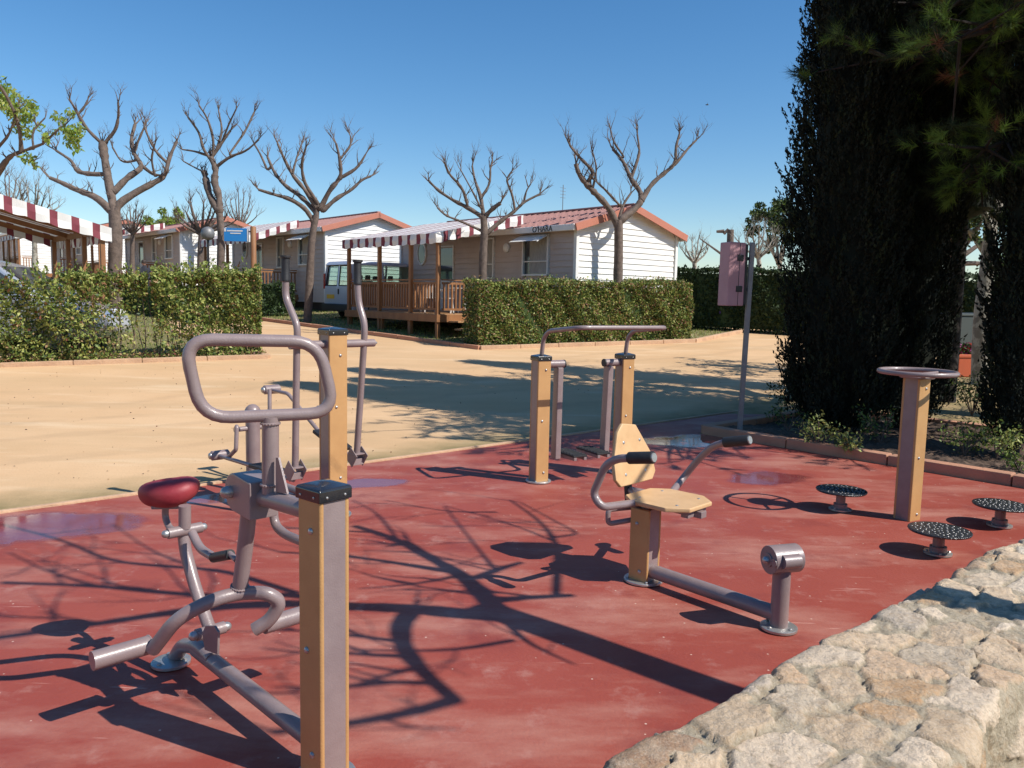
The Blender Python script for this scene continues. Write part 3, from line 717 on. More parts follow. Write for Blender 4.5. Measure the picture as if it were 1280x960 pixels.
dc = V(.3, -.95, 0).normalized(); mb = MB(); mb.lathe(fc+dc*.062-dv*.05+UP*.006, dv, [(0, .036), (.10, .036)], 20); mb.lathe(fc+dc*.05-dv*.09, dv, [(0, .022), (.04, .022)], 14); mb.build('clamp', M['mauve'], cp)

# --- 5 twister: ring post and three turntable discs
W0 = V(3.18, 6.26, 0)
rg_ = thing('grab_ring_post', 'ochre and mauve post topped by a round mauve grab ring, between the three discs', 'exercise machine', W0)
post(rg_, W0, 1.14, R(32), .145, 'y', (.05, .45, .93), cap=False, plate=False)
mb = MB(); rc = W0 + UP*1.185
mb.tube([rc + V(math.cos(a), math.sin(a), 0)*.275 for a in [2*math.pi*k/48 for k in range(48)]], .019, 12, closed=True); mb.build('grab_ring', M['mauve'], rg_)
mb = MB()
for k in range(3):
    a = .5+k*2.094; mb.tube([W0+UP*1.165, W0+UP*1.175 + V(math.cos(a), math.sin(a), 0)*.272], .013, 10)
mb.build('spoke', M['mauve'], rg_)
mb = MB(); mb.lathe(W0+UP*1.14, UP, [(0, .125), (.012, .13), (.025, .12), (.034, .04)], 26); mb.build('top_flange', M['mauve'], rg_)
def disc(base, zt, lab, first=None):
    t = thing('turntable_disc', lab, 'exercise machine', base, 0, 'three standing turntable discs')
    mb = MB(); o = V(0, 0, 0)
    mb.lathe(o+UP*(zt-.022), UP, [(0, .17), (.004, .195), (.014, .20), (.020, .197), (.022, .19)], 40)
    for k in range(70):
        r = .18*math.sqrt((k+.5)/70); a = k*2.39996; mb.lathe(V(r*math.cos(a), r*math.sin(a), zt-.001), UP, [(0, .008), (.002, .006)], 7, mi=1)
    mb.build('disc', [M['disc'], M['steel']], t, local=True)
    mb = MB(); mb.lathe(o+UP*.02, UP, [(0, .055), (.045, .055), (.046, .038), (zt-.04, .038)], 22); mb.build('stem', M['mauve'], t, local=True)
    mb = MB(); mb.lathe(o+UP*.012, UP, [(0, .09), (.012, .09), (.014, .085)], 26)
    for k in range(4):
        a = .6+k*math.pi/2; mb.lathe(V(.07*math.cos(a), .07*math.sin(a), .02), UP, [(0, .009), (.012, .009), (.016, .005)], 6)
    mb.build('base_plate', M['steel'], t, local=True)
    return t
d1 = disc(gp(1050, 639), .185, 'black standing disc nearest the tan seat, left of the ring post')
for px, py, lab in ((1172, 694, 'black standing disc in front of the ring post, nearest the stone wall'), (1249, 659, 'black standing disc right of the ring post, beside the kerb')):
    c = copy_tree(d1, None, gp(px, py), random.uniform(0, 3), lab)
# ------------------------------------------------------------------ mobile homes
HA = math.atan2(.66, .75)          # local x = gable direction, local y = long wall direction
W_, LEN, Z0, EV, RG = 4.3, 8.5, .38, 3.14, 3.76
def siding(mb, p0, d, n, L_, z0, z1, clip=None, bh=.165, skip=()):
    """clapboards: each board a tilted strip; clip(z)->(a,b) limits along the wall"""
    z = z0
    while z < z1-.001:
        zt = min(z+bh, z1)
        ints = [(0, L_)] if clip is None else [clip(z), clip(zt)]
        lo = ints[0]; hi = ints[-1]
        a0, b0, a1, b1 = lo[0], lo[1], hi[0], hi[1]
        cut = [(a0, b0, a1, b1)]
        for (sa, sb, za, zb) in skip:
            if zt > za+.02 and z < zb-.02:
                cut = [q for c in cut for q in ([(c[0], min(c[1], sa), c[2], min(c[3], sa)), (max(c[0], sb), c[1], max(c[2], sb), c[3])] if c[0] < sb and c[1] > sa else [c])]
        for (a0, b0, a1, b1) in cut:
            if b0-a0 < .01 and b1-a1 < .01: continue
            mb.add([p0+d*a0+UP*z+n*.030, p0+d*b0+UP*z+n*.030, p0+d*b1+UP*zt+n*.006, p0+d*a1+UP*zt+n*.006, p0+d*a0+UP*z, p0+d*b0+UP*z], [(0, 1, 2, 3), (4, 5, 1, 0)])
        z = zt
X_, Y_ = V(1, 0, 0), V(0, 1, 0)
def window(root, yc, w, z0, z1, flap=False, curtain=True):
    o = V(0, yc, 0)
    fr = MB(); t = .055
    for z in (z0+t/2, z1-t/2): fr.box(V(-.03, yc, z), (.10, w, t))
    for s in (-1, 1): fr.box(V(-.031, yc+s*(w/2-t/2), (z0+z1)/2), (.10, t, z1-z0-2*t))
    fr.box(V(-.03, yc, z0+(z1-z0)*.36), (.06, w-2*t, .035))
    f = fr.build('window', M['white'], root, bevel=.006, local=True)
    g = MB(); g.box(V(-.004, yc, (z0+z1)/2), (.008, w-2*t, z1-z0-2*t)); g.build('pane', M['glass'], f, local=True)
    if curtain:
        c = MB(); n = 24; hw = (w-2*t)/2
        vs = []
        for z in (z0+t+.02, z1-t-.01):
            for i in range(n+1): vs.append(V(-.018 + .006*math.sin(i*1.9), yc-hw+.02+(2*hw-.04)*i/n*.8, z))
        c.add(vs, [(i, i+1, n+2+i, n+1+i) for i in range(n)]); c.build('curtain', M['curtain'], f, local=True)
    if flap:
        s = MB(); s.add([V(-.06, yc-w/2-.03, z1+.03), V(-.06, yc+w/2+.03, z1+.03), V(-.55, yc+w/2+.03, z1-.20), V(-.55, yc-w/2-.03, z1-.20)], [(0, 1, 2, 3)])
        s.prism([V(-.06, yc-w/2-.03, z1+.03), V(-.55, yc-w/2-.03, z1-.20), V(-.55, yc-w/2-.03, z1-.23), V(-.06, yc-w/2-.03, z1)], (0, .02, 0))
        s.prism([V(-.06, yc+w/2+.03, z1+.03), V(-.55, yc+w/2+.03, z1-.20), V(-.55, yc+w/2+.03, z1-.23), V(-.06, yc+w/2+.03, z1)], (0, .02, 0))
        for k in range(1, 4): q = k/4; s.box(V(-.06-.49*q, yc, z1+.035-.23*q), (.02, w+.04, .012))
        s.build('window_awning', M['white'], f, local=True)
    return f
def home(label, loc, letters=False):
    h = thing('mobile_home', label, 'mobile home', loc, HA, 'mobile homes in a row')
    wins = [(1.03, 2.13, 1.78, 2.93), (3.42, 4.05, 1.7, 2.95), (5.45, 6.3, .7, 2.75)]
    mb = MB(); siding(mb, V(0, 0, 0), Y_, -X_, LEN, Z0, EV, skip=wins)
    # return of the recessed bay under the awning is kept flush: flat backing
    mb.add([V(.002, 0, Z0), V(.002, LEN, Z0), V(.002, LEN, EV), V(.002, 0, EV)], [(0, 1, 2, 3)])
    mb.build('long_wall', M['siding_shaded'], h, local=True, smooth=False)
    mb = MB()
    def cg(z): 
        if z <= EV: return (0, W_)
        k = (z-EV)/(RG-EV)*W_/2; return (k, W_-k)
    siding(mb, V(0, 0, 0), X_, -Y_, W_, Z0, RG-.03, cg)
    mb.add([V(0, .002, Z0), V(W_, .002, Z0), V(W_, .002, EV), V(W_/2, .002, RG), V(0, .002, EV)], [(0, 1, 2, 3, 4)])
    siding(mb, V(W_, 0, 0), Y_, X_, LEN, Z0, EV)
    mb.add([V(0, LEN, Z0), V(W_, LEN, Z0), V(W_, LEN, EV), V(W_/2, LEN, RG), V(0, LEN, EV)], [(0, 1, 2, 3, 4)])
    mb.build('gable_wall', M['siding_white'], h, local=True, smooth=False)
    for x, y in ((-.02, -.02), (W_+.02, -.02), (-.02, LEN+.02), (W_+.02, LEN+.02)): mb = MB(); mb.box(V(x, y, (Z0+EV)/2), (.11, .11, EV-Z0)); mb.build('corner_trim', M['white'], h, bevel=.008, local=True)
    mb = MB(); mb.box(V(W_/2, LEN/2, .18), (W_-.3, LEN-.3, .40)); mb.build('undercarriage', M['dark'], h, local=True)
    # roof slabs with tile courses
    sl = math.atan2(RG-EV, W_/2)
    for s in (-1, 1):
        mb = MB(); ov = .28; Lr = (W_/2+ov)/math.cos(sl); dx = V(s*math.cos(sl), 0, -math.sin(sl)); nz = V(s*math.sin(sl), 0, math.cos(sl))
        top = V(W_/2, 0, RG+.06); n = 9
        for k in range(n):
            a = top + dx*(Lr*k/n); b = top + dx*(Lr*(k+1)/n)
            mb.prism([a+Y_*-.22, b+Y_*-.22, b+Y_*-.22+nz*.045, a+Y_*-.22+nz*.022], (0, 0, 0)) if False else None
            y0, y1 = -.22, LEN+.22
            mb.add([a+Y_*y0+nz*.01, b+Y_*y0+nz*.022, b+Y_*y1+nz*.022, a+Y_*y1+nz*.01, b+Y_*y0+nz*.0, b+Y_*y1+nz*.0], [(0, 1, 2, 3), (1, 4, 5, 2)])
        for k in range(34):      # ribs of the tiles
            y = -.1 + k*(LEN+.2)/33; mb.beam(top+Y_*y+nz*.030, top+Y_*y+dx*Lr+nz*.030, .06, .025, up=nz)
        mb.beam(top+Y_*LEN/2-nz*.02+dx*0, top+Y_*LEN/2-nz*.02+dx*Lr, LEN+.44, .035, up=nz)
        rf = mb.build('roof', M['rooftile'], h, local=True, smooth=False)
        for y in (-.245, LEN+.245): mb = MB(); mb.beam(top+Y_*y+dx*(-.02)-nz*.06, top+Y_*y+dx*(Lr+.02)-nz*.06, .035, .20, up=nz); mb.build('fascia', M['fascia'], rf, bevel=.006, local=True)
        mb = MB(); e = top + dx*Lr; mb.box(V(e.x, LEN/2, e.z-.06), (.10, LEN+.40, .17)); gt = mb.build('gutter', M['white'], rf, bevel=.02, local=True)
        if s < 0: gut = gt; gx_ = e
    mb = MB(); mb.beam(V(W_/2, -.22, RG+.115), V(W_/2, LEN+.22, RG+.115), .16, .05); mb.build('ridge_cap', M['rooftile'], h, bevel=.015, local=True)
    window(h, 1.58, 1.10, 1.78, 2.93, True); window(h, 3.73, .63, 1.7, 2.95)
    # door
    mb = MB()
    for s in (-1, 1): mb.box(V(-.02, 5.875+s*.40, 1.72), (.07, .05, 2.06))
    mb.box(V(-.02, 5.875, 2.76), (.07, .85, .05)); mb.box(V(-.005, 5.875, 1.20), (.03, .75, 1.0)); dr = mb.build('door', M['white'], h, bevel=.005, local=True)
    mb = MB(); mb.box(V(-.004, 5.875, 2.2), (.012, .75, 1.02)); mb.build('pane', M['glass'], dr, local=True)
    mb = MB(); mb.box(V(-.045, 5.6, 1.65), (.03, .03, .12)); mb.build('handle', M['steel'], dr, local=True)
    # oval window
    yc, zc_ = 7.25, 2.58
    mb = MB(); mb.tube([V(-.04, yc+.24*math.cos(a), zc_+.38*math.sin(a)) for a in [2*math.pi*k/32 for k in range(32)]], .035, 8, closed=True); ow = mb.build('oval_window', M['white'], h, local=True)
    mb = MB(); mb.add([V(-.045, yc+.23*math.cos(a), zc_+.37*math.sin(a)) for a in [2*math.pi*k/32 for k in range(32)]], [tuple(range(32))]); mb.build('pane', M['glass'], ow, local=True)
    mb = MB(); mb.lathe(V(-.02, 2.85, 2.62), -X_, [(0, .14), (.05, .14), (.09, .10), (.10, .02)], 20); mb.build('wall_lamp', M['white'], h, local=True)
    if letters:
        cu_ = bpy.data.curves.new('t', 'FONT'); cu_.body = "O'HARA"; cu_.size = .22; cu_.extrude = .006; cu_.align_x = 'LEFT'
        to = bpy.data.objects.new('t', cu_); COL.objects.link(to); dg = bpy.context.evaluated_depsgraph_get()
        me = bpy.data.meshes.new_from_object(to.evaluated_get(dg)); bpy.data.objects.remove(to)
        # text x -> -y, text y -> z, facing -x
        Mx = Matrix(((0, 0, -1, gx_.x-.056), (-1, 0, 0, 1.42), (0, 1, 0, gx_.z-.135), (0, 0, 0, 1))); me.transform(Mx)
        me.materials.clear(); me.materials.append(M['dark']); lo = bpy.data.objects.new('lettering', me); COL.objects.link(lo); lo.parent = gut
        mb = MB(); mb.tube([V(2.3, 2.9, RG), V(2.3, 2.9, RG+.95)], .012, 6)
        for k in range(4): mb.tube([V(2.3-.12, 2.9, RG+.55+.1*k), V(2.3+.12, 2.9, RG+.55+.1*k)], .006, 5)
        mb.build('antenna', M['greypole'], h, local=True)
    return h
H1 = V(1.67, 22.0, .55); STEP = V(-8.67, 8.0, .44)
home1 = home("nearest mobile home, with red roof and O'HARA lettering on its gutter", H1, True)
labs = ['mobile home with bright white gable end standing right behind the silver van',
        'mobile home with white gable behind the blue sign and street lamp',
        'mobile home partly hidden behind the thick bare tree at the left',
        'farthest mobile home of the row, seen beneath the nearest striped awning']
home2 = home(labs[0], H1+STEP)
homes = [home1, home2]
for k in (2, 3, 4): homes.append(copy_tree(home2, None, H1+STEP*k, HA, labs[k-1]))

# ------------------------------------------------------------------ covered terraces
def stripes_material():
    m = bpy.data.materials.new('striped_awning_canvas'); m.use_nodes = True; N, K = nodes(m); b = N['Principled BSDF']; b.inputs['Roughness'].default_value = .8
    a = N.new('ShaderNodeAttribute'); a.attribute_name = 'stripe'
    mm = N.new('ShaderNodeMath'); mm.operation = 'FRACT'; K.new(a.outputs['Fac'], mm.inputs[0])
    gt = N.new('ShaderNodeMath'); gt.operation = 'GREATER_THAN'; gt.inputs[1].default_value = .63; K.new(mm.outputs[0], gt.inputs[0])
    mx = N.new('ShaderNodeMix'); mx.data_type = 'RGBA'; mx.inputs[6].default_value = (.80, .78, .74, 1); mx.inputs[7].default_value = (.22, .045, .06, 1); K.new(gt.outputs[0], mx.inputs[0])
    K.new(mx.outputs[2], b.inputs['Base Color']); 
    tr = N.new('ShaderNodeBsdfTranslucent'); K.new(mx.outputs[2], tr.inputs['Color']); ms = N.new('ShaderNodeMixShader'); ms.inputs[0].default_value = .12
    K.new(b.outputs[0], ms.inputs[1]); K.new(tr.outputs[0], ms.inputs[2]); K.new(ms.outputs[0], N['Material Output'].inputs['Surface'])
    return m
M['canvas'] = stripes_material()
def canvas(name, rows, par, period):
    """rows of points with stripe coordinate: list of rows; each row list of (Vector, s)"""
    me = bpy.data.meshes.new(name); vs = []; ss = []; fs = []; n = len(rows[0])
    for r in rows:
        for p, s in r: vs.append(tuple(p)); ss.append(s/period+50.0)
    for j in range(len(rows)-1):
        for i in range(n-1): fs.append((j*n+i, j*n+i+1, (j+1)*n+i+1, (j+1)*n+i))
    me.from_pydata(vs, [], fs); a = me.attributes.new('stripe', 'FLOAT', 'POINT'); a.data.foreach_set('value', ss)
    me.materials.append(M['canvas']); o = bpy.data.objects.new(name, me); COL.objects.link(o); o.parent = par; return o
def terrace(label, loc, rz, x0=-3.0, y0=2.24, y1=7.1, deck=.66, zf=2.70, zb=3.42, posts=(0, .28, .62, 1), rail=True, back_posts=False, vh=.30, deckon=True):
    """local frame of a home: x0 = outer edge (x = 0 is the home wall)"""
    t = thing('covered_terrace', label, 'terrace', loc, rz, 'striped terrace awnings')
    yy = lambda q: y0 + (y1-y0)*q
    if deckon:
        mb = MB(); nb = int((y1-y0)/.145)
        for k in range(nb): y = y0 + (k+.5)*(y1-y0)/nb; mb.box(V(x0/2, y, deck-.014), (-x0-.02, (y1-y0)/nb-.008, .028))
        dk = mb.build('deck', M['woodlight'], t, local=True, smooth=False)
        mb = MB(); mb.box(V(x0-.022, (y0+y1)/2, deck-.11), (.04, y1-y0+.09, .20)); mb.box(V(x0/2, y0-.022, deck-.112), (-x0, .04, .20))
        for q in (0.02, .3, .6, .98):
            mb.box(V(x0+.1, yy(q), deck/2-.12), (.09, .09, deck-.02)); mb.box(V(-.4, yy(q), deck/2-.12), (.09, .09, deck-.02))
        mb.build('deck_frame', M['wood'], dk, local=True, smooth=False)
        mb = MB(); mb.box(V(x0/2-.6, y0-.20, deck-.20), (1.1, .30, .045)); mb.box(V(x0/2-.6, y0-.46, deck-.40), (1.1, .30, .045)); mb.build('step', M['woodlight'], t, bevel=.006, local=True)
    for q in posts:
        mb = MB(); zb_ = -.3; mb.box(V(x0+.06, yy(q) + (.06 if q == 0 else -.06 if q == 1 else 0), (zb_+zf)/2), (.105, .105, zf-zb_)); mb.build('post', M['wood'], t, bevel=.012, local=True)
    if back_posts:
        for q in (0, 1): mb = MB(); mb.box(V(-.1, yy(q), zb/2-.15), (.1, .1, zb+.3)); mb.build('post', M['wood'], t, bevel=.01, local=True)
    mb = MB(); mb.beam(V(x0+.06, y0, zf+.04), V(x0+.06, y1, zf+.04), .06, .14)
    for q in (0, .33, .66, 1): y = yy(q)+(.05 if q == 0 else -.05 if q == 1 else 0); mb.beam(V(x0+.02, y, zf+.06), V(0, y, zb+.0), .05, .12)
    mb.build('awning_frame', M['wood'], t, local=True, smooth=False)
    if rail:
        def run(a, b):
            mb = MB(); d = b-a; L_ = d.length; d.normalize(); n = int(L_/.13)
            mb.beam(a+UP*.93, b+UP*.93, .09, .035); mb.beam(a+UP*.13, b+UP*.13, .04, .06); mb.beam(a+UP*.84, b+UP*.84, .04, .06)
            for k in range(n): p = a + d*((k+.5)*L_/n); mb.beam(p+UP*.13, p+UP*.84, .045, .045, up=X_)
            mb.build('railing', M['wood'], t, local=True, smooth=False)
        run(V(x0+.12, y0+.12, deck), V(x0+.12, y1-.1, deck)); run(V(x0+.2, y0+.06, deck), V(x0+1.0, y0+.06, deck)); run(V(-.9, y0+.06, deck), V(-.05, y0+.06, deck))
    # canvas: top sheet sags a little between rafters
    rows = []; n = 40
    for j in range(9):
        q = j/8; x = x0-.12 + (-x0+.12)*q; z = zf+.12 + (zb+.12-zf-.12)*q
        rows.append([(V(x, y0-.06 + (y1-y0+.12)*i/n, z - .025*abs(math.sin(math.pi*3*i/n))*math.sin(math.pi*q)), (y1-y0+.12)*i/n) for i in range(n+1)])
    aw_ = canvas('awning', rows, t, .45)
    def val(a, b, sa):
        n = 96; L_ = (b-a).length; top = []; bot = []
        for i in range(n+1):
            p = a+(b-a)*(i/n); s = L_*i/n; top.append((p, s+sa)); bot.append((p-UP*(vh-.05+.035*abs(math.sin(math.pi*s/.45))), s+sa))
        mid = [(p[0]*.5+q[0]*.5 + (V(0, -1, 0) if abs(a.y-b.y) < .01 else V(-1, 0, 0))*.03*math.sin(7*p[1]), p[1]) for p, q in zip(top, bot)]
        canvas('valance', [top, mid, bot], aw_, .45)
    val(V(x0-.12, y0-.06, zf+.12), V(x0-.12, y1+.06, zf+.12), 0)
    val(V(x0-.12, y0-.062, zf+.12), V(0, y0-.062, zb+.12), .03); val(V(x0-.12, y1+.062, zf+.12), V(0, y1+.062, zb+.12), .03)
    return t
ter1 = terrace("raised timber terrace with striped awning in front of the nearest mobile home", H1, HA)
tl = ['striped terrace awning just right of the blue sign, behind the left hedge',
      'striped terrace awning right of the thick bare tree at left',
      'small striped terrace awning seen between the posts of the nearest pergola']
ter2 = terrace(tl[0], H1+STEP, HA, x0=-1.9, posts=(0, .5, 1))
ter3 = copy_tree(ter1, None, H1+STEP*2, HA, tl[1]); copy_tree(ter1, None, H1+STEP*3, HA, tl[2])
# nearest pergola at the left edge (its home lies outside the picture)
pc_ = V(-9.6, 19.0, gz(0, 19))
lo = pc_ - (V(math.cos(HA), math.sin(HA), 0)*0)
terrace('nearest striped awning on dark timber posts at the far left, above the silver car', V(pc_.x, pc_.y, pc_.z-.02), HA+math.pi, x0=-3.0, y0=-5.0, y1=0, deck=.62, zf=2.62, zb=3.42, posts=(0, .33, .66, 1), back_posts=True, vh=.36).location = V(pc_.x, pc_.y, pc_.z) - Matrix.Rotation(HA+math.pi, 3, 'Z') @ V(-3.0, 0, 0)
copy_tree([o for o in S.objects if o.name.startswith('covered_terrace') and o.parent is None][-1], None, V(-25.6, 33.6, gz(0, 33)), HA+math.pi, 'tiny distant striped awning at the left edge of the picture')
def plastic_chair(label, loc, rz):
    c = thing('plastic_chair', label, 'chair', loc, rz, 'white plastic garden chairs')
    mb = MB(); mb.box(V(0, 0, .43), (.46, .44, .03), taper=.98); mb.build('seat', M['white'], c, bevel=.012, local=True)
    mb = MB()
    for k in range(5): mb.beam(V(-.21, -.16+.08*k, .45), V(-.31, -.18+.09*k, .86), .05, .02, up=X_)
    mb.beam(V(-.31, -.22, .86), V(-.31, .22, .86), .05, .06); mb.build('backrest', M['white'], c, bevel=.006, local=True)
    for x, y in ((.19, .18), (.19, -.18), (-.19, .18), (-.19, -.18)): mb = MB(); mb.beam(V(x, y, .42), V(x*1.25, y*1.2, 0), .035, .035, up=X_); mb.build('leg', M['white'], c, local=True)
    for s in (-1, 1): mb = MB(); mb.rtube([V(.22, s*.23, .42), V(.22, s*.24, .64), V(-.28, s*.23, .66)], .02, .06, 8); mb.build('armrest', M['white'], c, local=True)
    return c
Rz = Matrix.Rotation(HA, 3, 'Z')
def loc1(h, x, y, z): return h.location + Rz @ V(x, y, z)
ch = plastic_chair('white plastic chair by the corner post of the nearest terrace', loc1(home1, -2.35, 2.75, .66), HA+2.5)
copy_tree(ch, None, loc1(home1, -2.2, 3.7, .66), HA+1.2, 'white plastic chair behind the railing, left of the chair at the corner post')
tb = thing('garden_table', 'round white plastic table on the nearest terrace between the chairs', 'table', loc1(home1, -1.5, 3.1, .66), 0)
mb = MB(); mb.lathe(V(0, 0, .70), UP, [(0, .42), (.02, .45), (.035, .44)], 28); mb.build('tabletop', M['white'], tb, local=True)
for k in range(4): a = k*math.pi/2+.4; mb = MB(); mb.beam(V(.2*math.cos(a), .2*math.sin(a), .7), V(.34*math.cos(a), .34*math.sin(a), 0), .05, .04, up=X_); mb.build('leg', M['white'], tb, local=True)
copy_tree(ch, None, V(-14.9, 30.6, gz(0, 30.6)+.55), 1.0, 'white plastic chair half hidden behind the left hedge, beside the standing person')
mb = MB(); mb.box(V(-14.9, 30.7, gz(0, 30.7)+.27), (1.6, 1.4, .54)); tag(mb.build('timber_platform', M['woodlight'], None, bevel=.01), 'low timber platform behind the left hedge carrying a white chair', 'platform')

# ------------------------------------------------------------------ person behind the left hedge
def person():
    x, y = gx(181, 31.5).x, 31.5; b = V(x, y, gz(x, y))
    p = thing('person', 'person in a dark sweater standing behind the left hedge', 'person', b, .5)
    vsk = [(0, 0, .95, .15), (0, 0, 1.15, .15), (0, 0, 1.38, .17), (0, 0, 1.50, .07), (0, 0, 1.58, .06),
           (.10, 0, .90, .10), (.11, .0, .50, .065), (.11, -.01, .08, .045), (.11, .14, .04, .04),
           (-.10, 0, .90, .10), (-.11, .0, .50, .065), (-.11, -.01, .08, .045), (-.11, .14, .04, .04),
           (.20, 0, 1.42, .065), (.29, .02, 1.15, .05), (.20, .22, 1.02, .038), (-.20, 0, 1.42, .065), (-.29, .02, 1.15, .05), (-.18, .20, 1.0, .038)]
    ed = [(0, 1), (1, 2), (2, 3), (3, 4), (0, 5), (5, 6), (6, 7), (7, 8), (0, 9), (9, 10), (10, 11), (11, 12), (2, 13), (13, 14), (14, 15), (2, 16), (16, 17), (17, 18)]
    me = bpy.data.meshes.new('body'); me.from_pydata([v[:3] for v in vsk], ed, []); o = bpy.data.objects.new('body', me); COL.objects.link(o); o.parent = p
    md = o.modifiers.new('s', 'SKIN'); sk = me.skin_vertices[0].data if me.skin_vertices else None
    if sk is None:
        bm = bmesh.new(); bm.from_mesh(me); bm.verts.layers.skin.verify(); bm.to_mesh(me); bm.free(); sk = me.skin_vertices[0].data
    for i, v in enumerate(vsk): sk[i].radius = (v[3], v[3]*.75 if i < 3 else v[3]); sk[i].use_root = (i == 0)
    o.modifiers.new('ss', 'SUBSURF').levels = 2; o.modifiers['ss'].render_levels = 2; me.materials.append(M['navy'])
    mb = MB(); mb.lathe(V(0, .01, 1.56), UP, [(0, .03), (.03, .062), (.09, .082), (.15, .085), (.20, .07), (.235, .03), (.24, .005)], 18); 
    mb.lathe(V(0, .085, 1.655), V(0, 1, -.2), [(0, .018), (.025, .012)], 8)
    for s in (-1, 1): mb.lathe(V(.082*s, 0, 1.66), V(s, 0, 0), [(0, .02), (.012, .018)], 8); mb.lathe(V(.2*s*1.0, .235, .99), V(0, .6, -.6), [(0, .035), (.05, .042), (.1, .03), (.14, .012)], 8)
    mb.build('head', M['skin'], p, local=True)
    mb = MB(); mb.lathe(V(0, -.012, 1.665), UP, [(0, .090), (.05, .094), (.10, .082), (.135, .04), (.142, .005)], 18); mb.build('hair', M['hair'], p, local=True)
person()

# ------------------------------------------------------------------ van
def wheel(par, c, r, ax):
    mb = MB(); mb.lathe(V(c)-ax*.11, ax, [(0, r*.72), (.01, r*.93), (.04, r), (.18, r), (.21, r*.93), (.22, r*.72)], 26); w = mb.build('wheel', M['tyre'], par, local=True)
    mb = MB(); mb.lathe(V(c)-ax*.115, ax, [(0, r*.62), (.23, r*.62)], 20)
    mb.build('rim', M['steel'], w, local=True)
def van():
    # local: x = lengthways forward, y = left; rear at x=0
    a = math.atan2(.66, .75); v = thing('passenger_van', 'silver blue passenger van parked rear first between the homes', 'van', (-5.95, 27.1, gz(0, 27.1)), a)
    Lv, Wv, H_ = 4.8, 1.9, 1.98; sh = 1.12
    mb = MB()
    def sec(x, z0, z1, w0, w1): return [V(x, w0/2, z0), V(x, w1/2, z1), V(x, -w1/2, z1), V(x, -w0/2, z0)]
    S_ = [(0, .30, sh, 1.86, 1.84), (.06, .28, sh, 1.90, 1.88), (3.7, .28, sh, 1.90, 1.88), (4.3, .28, 1.0, 1.86, 1.78), (4.78, .32, .82, 1.7, 1.55)]
    vs = []; fs = []
    for q in S_: vs += sec(*q)
    for i in range(len(S_)-1):
        for k in range(4): j = (k+1) % 4; fs.append((i*4+k, i*4+j, i*4+4+j, i*4+4+k))
    fs += [(0, 1, 2, 3), (16, 19, 18, 17)]; mb.add(vs, fs); body = mb.build('body', M['vanpaint'], v, bevel=.05, seg=3, local=True)
    mb = MB(); mb.box(V(1.85, 0, 1.90), (3.75, 1.66, .14), taper=.93); mb.build('roof', M['vanpaint'], body, bevel=.04, seg=3, local=True)
    mb = MB(); c = [(0.06, .06, 1.0), (1.25, 1.25, .06), (2.45, 2.45, .06), (3.05, 3.0, .08)]
    for s in (-1, 1):
        for (x0, x1, w) in ((.07, .13, .16), (1.25, 1.25, .07), (2.45, 2.45, .07), (3.35, 3.25, .08)):
            mb.beam(V(x0, s*.925, sh-.01), V(x1, s*.815, 1.86), w, .06, up=V(1, 0, 0) if False else V(0, s, 0)) if False else mb.prism([V(x0-w/2, s*.925, sh-.02), V(x0+w/2, s*.925, sh-.02), V(x1+w/2, s*.815, 1.86), V(x1-w/2, s*.815, 1.86)], (0, .05, 0))
        mb.prism([V(3.72, s*.90, 1.08), V(4.25, s*.86, 1.02), V(3.5, s*.79, 1.86), V(3.4, s*.79, 1.86)], (0, .05, 0))
        mb.prism([V(.03, s*.86, sh-.02), V(.03, s*.925, sh-.02), V(.11, s*.82, 1.86), V(.11, s*.74, 1.86)], (.05, 0, 0))
    mb.prism([V(.035, -.05, sh-.02), V(.035, .05, sh-.02), V(.115, .05, 1.86), V(.115, -.05, 1.86)], (.05, 0, 0))
    mb.build('pillar', M['vanpaint'], body, local=True)
    gl = bpy.data.materials.new('tinted_clear_glass'); gl.use_nodes = True; N, K = nodes(gl)
    t = N.new('ShaderNodeBsdfTransparent'); t.inputs[0].default_value = (.55, .68, .62, 1); g = N.new('ShaderNodeBsdfGlossy'); g.inputs['Roughness'].default_value = .03; ms = N.new('ShaderNodeMixShader'); ms.inputs[0].default_value = .12
    K.new(t.outputs[0], ms.inputs[1]); K.new(g.outputs[0], ms.inputs[2]); K.new(ms.outputs[0], N['Material Output'].inputs['Surface']); M['clear'] = gl
    for s in (-1, 1):
        for x0, x1 in ((.16, 1.20), (1.30, 2.40), (2.50, 3.25)):
            mb = MB(); mb.add([V(x0, s*.915, sh+.01), V(x1, s*.915, sh+.01), V(x1, s*.825, 1.82), V(x0, s*.825, 1.82)], [(0, 1, 2, 3)]); mb.build('side_window', gl, v, local=True)
    for y0, y1 in ((-.84, -.07), (.07, .84)):
        k = .90
        mb = MB(); mb.box(V(.012, (y0+y1)/2, .72), (.03, abs(y1-y0)+.06, .82)); dr = mb.build('rear_door', M['vanpaint'], v, bevel=.02, seg=3, local=True)
        mb = MB(); mb.add([V(.04, y0, sh+.04), V(.04, y1, sh+.04), V(.105, y1*k, 1.8), V(.105, y0*k, 1.8)], [(0, 1, 2, 3)]); mb.build('rear_window', gl, dr, local=True)
        mb = MB(); 
        for a_, b_ in (((.035, y0, sh+.03), (.035, y1, sh+.03)), ((.10, y0*k, 1.81), (.10, y1*k, 1.81)), ((.035, y0, sh+.03), (.10, y0*k, 1.81)), ((.035, y1, sh+.03), (.10, y1*k, 1.81))): mb.tube([a_, b_], .022, 6)
        mb.build('window_seal', M['dark'], dr, local=True)
    mb = MB(); mb.add([V(4.2, -.80, 1.06), V(4.2, .80, 1.06), V(3.45, .72, 1.84), V(3.45, -.72, 1.84)], [(0, 1, 2, 3)]); mb.build('windscreen', gl, v, local=True)
